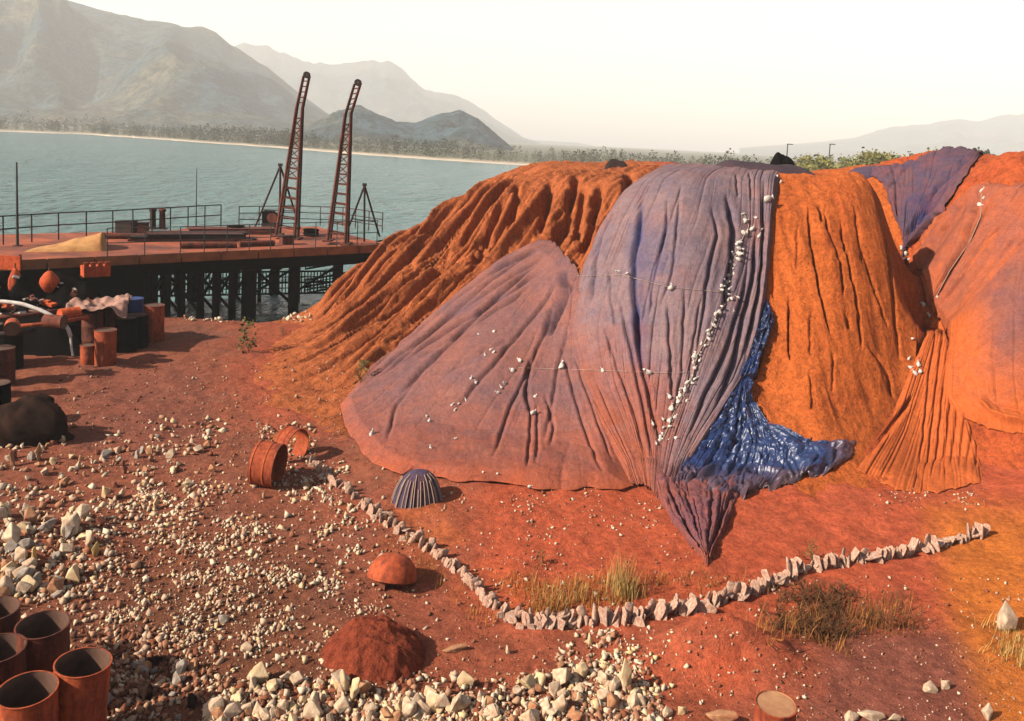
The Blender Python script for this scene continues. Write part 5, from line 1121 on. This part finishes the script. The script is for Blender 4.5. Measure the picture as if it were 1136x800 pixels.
for i in range(12):
    px = random.uniform(715, 850); py = 650+random.uniform(-12, 12)-.12*max(0, px-780)
    plant(px, py, 'grass_tuft', 'low dry grass tuft behind the row right of the tarpaulin point', 'grass', blades(22, .14, random.uniform(.12, .26), .5, .005, 500+i), 'straw', 'dry grass right of the tarpaulin point')
for i in range(10):
    px = random.uniform(1100, 1140); py = random.uniform(700, 740)
    plant(px, py, 'grass_tuft', 'yellow grass tuft by the tall pale rock at the right frame edge', 'grass', blades(26, .1, random.uniform(.15, .3), .5, .005, 600+i), 'straw_pale', 'grass by the tall rock')
def leafy(n, h, seed):
    r_ = random.Random(seed); mb = MB()
    for i in range(n):
        z = h*r_.random()**.8; rr = h*.38*(1-.5*z/h)*r_.random()**.5; a = r_.uniform(0, 6.28); c = Vector((rr*math.cos(a), rr*math.sin(a), z)); s = h*r_.uniform(.04, .09)
        u = Vector((r_.gauss(0,1), r_.gauss(0,1), r_.gauss(0,.6))).normalized(); v = u.cross(Vector((r_.gauss(0,1), r_.gauss(0,1), r_.gauss(0,1)))).normalized()
        mb.add([c-u*s, c+v*s*.5, c+u*s, c-v*s*.5], [(0,1,2,3)])
    return mb
for px, py, h, lb in [(274, 390, .95, 'small leggy green bush on the open red ground near the jetty'), (402, 426, .62, 'little green plant at the left edge of the pink sheet'), (312, 372, .3, 'tiny plant at the foot of the eroded heap'), (900, 622, .35, 'small weed standing behind the right sandbag arm'), (600, 628, .25, 'tiny weed on the red apron in front of the pink sheet')]:
    p = on(px, py); t = thing('bush', lb, 'bush', tuple(p)); leafy(int(60+90*h), h, px).build('foliage', M['leaf'], t); twigs(4, h*.9, px+1, .006).build('stem', M['twig'], t)

# ------------------------------------------------------------------ trees
def tree_geo(mb, c, h, r_, n, seedr):
    w = h*.3
    for i in range(n):
        z = h*(.12+.88*seedr.random()); rr = w*math.sqrt(seedr.random())*math.sin(math.pi*min(.97, max(.12, z/h)))**.6; a = seedr.uniform(0, 6.28)
        q = Vector((c[0]+rr*math.cos(a), c[1]+rr*math.sin(a), c[2]+z)); s = h*seedr.uniform(.025, .06)
        u = Vector((seedr.gauss(0,1), seedr.gauss(0,1), seedr.gauss(0,.8))).normalized(); v = u.cross(Vector((seedr.gauss(0,1), seedr.gauss(0,1), seedr.gauss(0,1)))).normalized()
        mb.add([q-u*s, q-v*s*.8, q+u*s*.9, q+v*s*.8], [(0,1,2,3)])
rs = random.Random(5); tl = MB(); shp = SP_
shd = np.hypot(*shp.T); ki = [i for i in range(len(shp)) if -.75 < shp[i, 0]/shp[i, 1] < 1.2]
for k in range(2100):
    i = rs.choice(ki); f = 1.014+.35*rs.random()**2.2; p = shp[i]*f+np.array([rs.gauss(0, 2), rs.gauss(0, 2)])
    h = (4.5+2.0*float(vnoise(p[0]*.03, p[1]*.03, 5))*2)*rs.uniform(.55, 1.2)*(1.25 if rs.random() < .05 else 1)*np.interp(p[0], [-300, -100, 20], [1.35, 1.15, .9])
    tree_geo(tl, (p[0], p[1], -.8), h, 0, 48, rs)
tag(tl.build('far_trees', M['treeleaf']), 'hazy belt of trees along the far lake shore', kind='stuff')
def small_tree(px, ybase_z, Y, top_py, label, group, mat, wide=.3, seed=0):
    q = at_Y(px, top_py, Y); h = q[2]-ybase_z; t = thing('tree', label, 'tree', (q[0], q[1], ybase_z), 0, group); r_ = random.Random(seed); mb = MB()
    for b_ in range(7):
        cz_ = h*r_.uniform(.45, .92); ca = r_.uniform(0, 6.28); cr_ = h*wide*.6*r_.random(); cc = Vector((cr_*math.cos(ca), cr_*math.sin(ca), cz_))
        for i in range(34):
            d = Vector((r_.gauss(0,1), r_.gauss(0,1), r_.gauss(0,.8)))*h*wide*.24; s = h*r_.uniform(.018, .04); u = Vector((r_.gauss(0,1), r_.gauss(0,1), r_.gauss(0,.8))).normalized(); v = u.cross(Vector((r_.gauss(0,1), r_.gauss(0,1), r_.gauss(0,1)))).normalized(); q2 = cc+d
            mb.add([q2-u*s, q2-v*s*.6, q2+u*s, q2+v*s*.6], [(0,1,2,3)])
    mb.build('crown', M[mat], t); MB().tube([(0,0,-.5), (h*.01,0,h*.4), (0,h*.01,h*.8)], h*.016, 6, h*.006).build('trunk', M['bark'], t)
rs2 = random.Random(9)
for k in range(60):
    px = rs2.uniform(878, 1038); small_tree(px, -.8, rs2.uniform(105, 140), 170+rs2.uniform(-2.5, 7)-(2 if px > 960 else 0), 'yellow green tree in the row showing over the orange heap', 'trees beyond the orange heap', 'treeleaf_yellow', .24, k)
small_tree(1097, -.8, 150, 160, 'single round grey green tree peeping over the top of the right heap', None, 'treeleaf', .2, 77)
for k, (px, tp) in enumerate([(874, 160), (921, 160)]):
    q = at_Y(px, tp, 120); pr = thing('lamp_post', ('thin far post left of' if k == 0 else 'thin far post inside')+' the yellow green tree row', 'post', (q[0], q[1], -.8)); MB().tube([(0,0,0), (0,0,q[2]+.8)], .12, 6, .07).build('shaft', M['pole'], pr); MB().box((.3, 0, q[2]+.8), (.8, .2, .12)).build('head', M['pole'], pr)

# ------------------------------------------------------------------ things on the flat top
def lump(label, px0, px1, py_base, hpx, Y, mat, seed, name='covered_lump', cat='covered lump'):
    a, b_ = at_Y(px0, py_base, Y), at_Y(px1, py_base, Y); c = (a+b_)/2; w = (b_[0]-a[0])/2; h = hpx*Y/F; n = 60; V = []
    z0 = hz(c[0], c[1])
    for j in range(26):
        for i in range(n):
            u, v = i/(n-1)*2-1, j/25*2-1; e = max(0, 1-u**4)**.7*max(0, 1-v*v)**.7; k = 1+.35*float(fbm(u*1.5+seed, v*.8, seed, 2))
            V.append((c[0]+u*w, c[1]+v*min(1.4, w*.7), min(z0, c[2])-.25+(h+.25+max(0, c[2]-z0))*e*k))
    return tag(put(name, np.array(V), gridfaces(26, n), M[mat], smooth=True), label, cat)
M['tarp_dark'] = tarp_mat('tarp_dark', srgb(84,66,72), srgb(66,54,64), srgb(50,50,80), srgb(130,74,62))
lump('low dark tarpaulin covered pile along the crest behind the grey sheet', 786, 905, 189, 10, 30, 'tarp_dark', 3)
lump('small black hump on the crest above the top corner of the grey sheet', 853, 884, 181, 10, 31.5, 'black', 5, 'hump', 'hump')
lump('dark bundle on the far crest left of the grey sheet', 670, 698, 183, 4, 31, 'planks', 7, 'bundle', 'bundle')
lump('low dusty ridge of red earth along the crest of the eroded heap', 585, 690, 189, 6, 31.5, 'ore_left', 9, 'earth_ridge', 'earth ridge')
lump('low purple covered pile on the crest behind the bare orange heap', 940, 1010, 192, 8, 29, 'tarp_slate', 11)
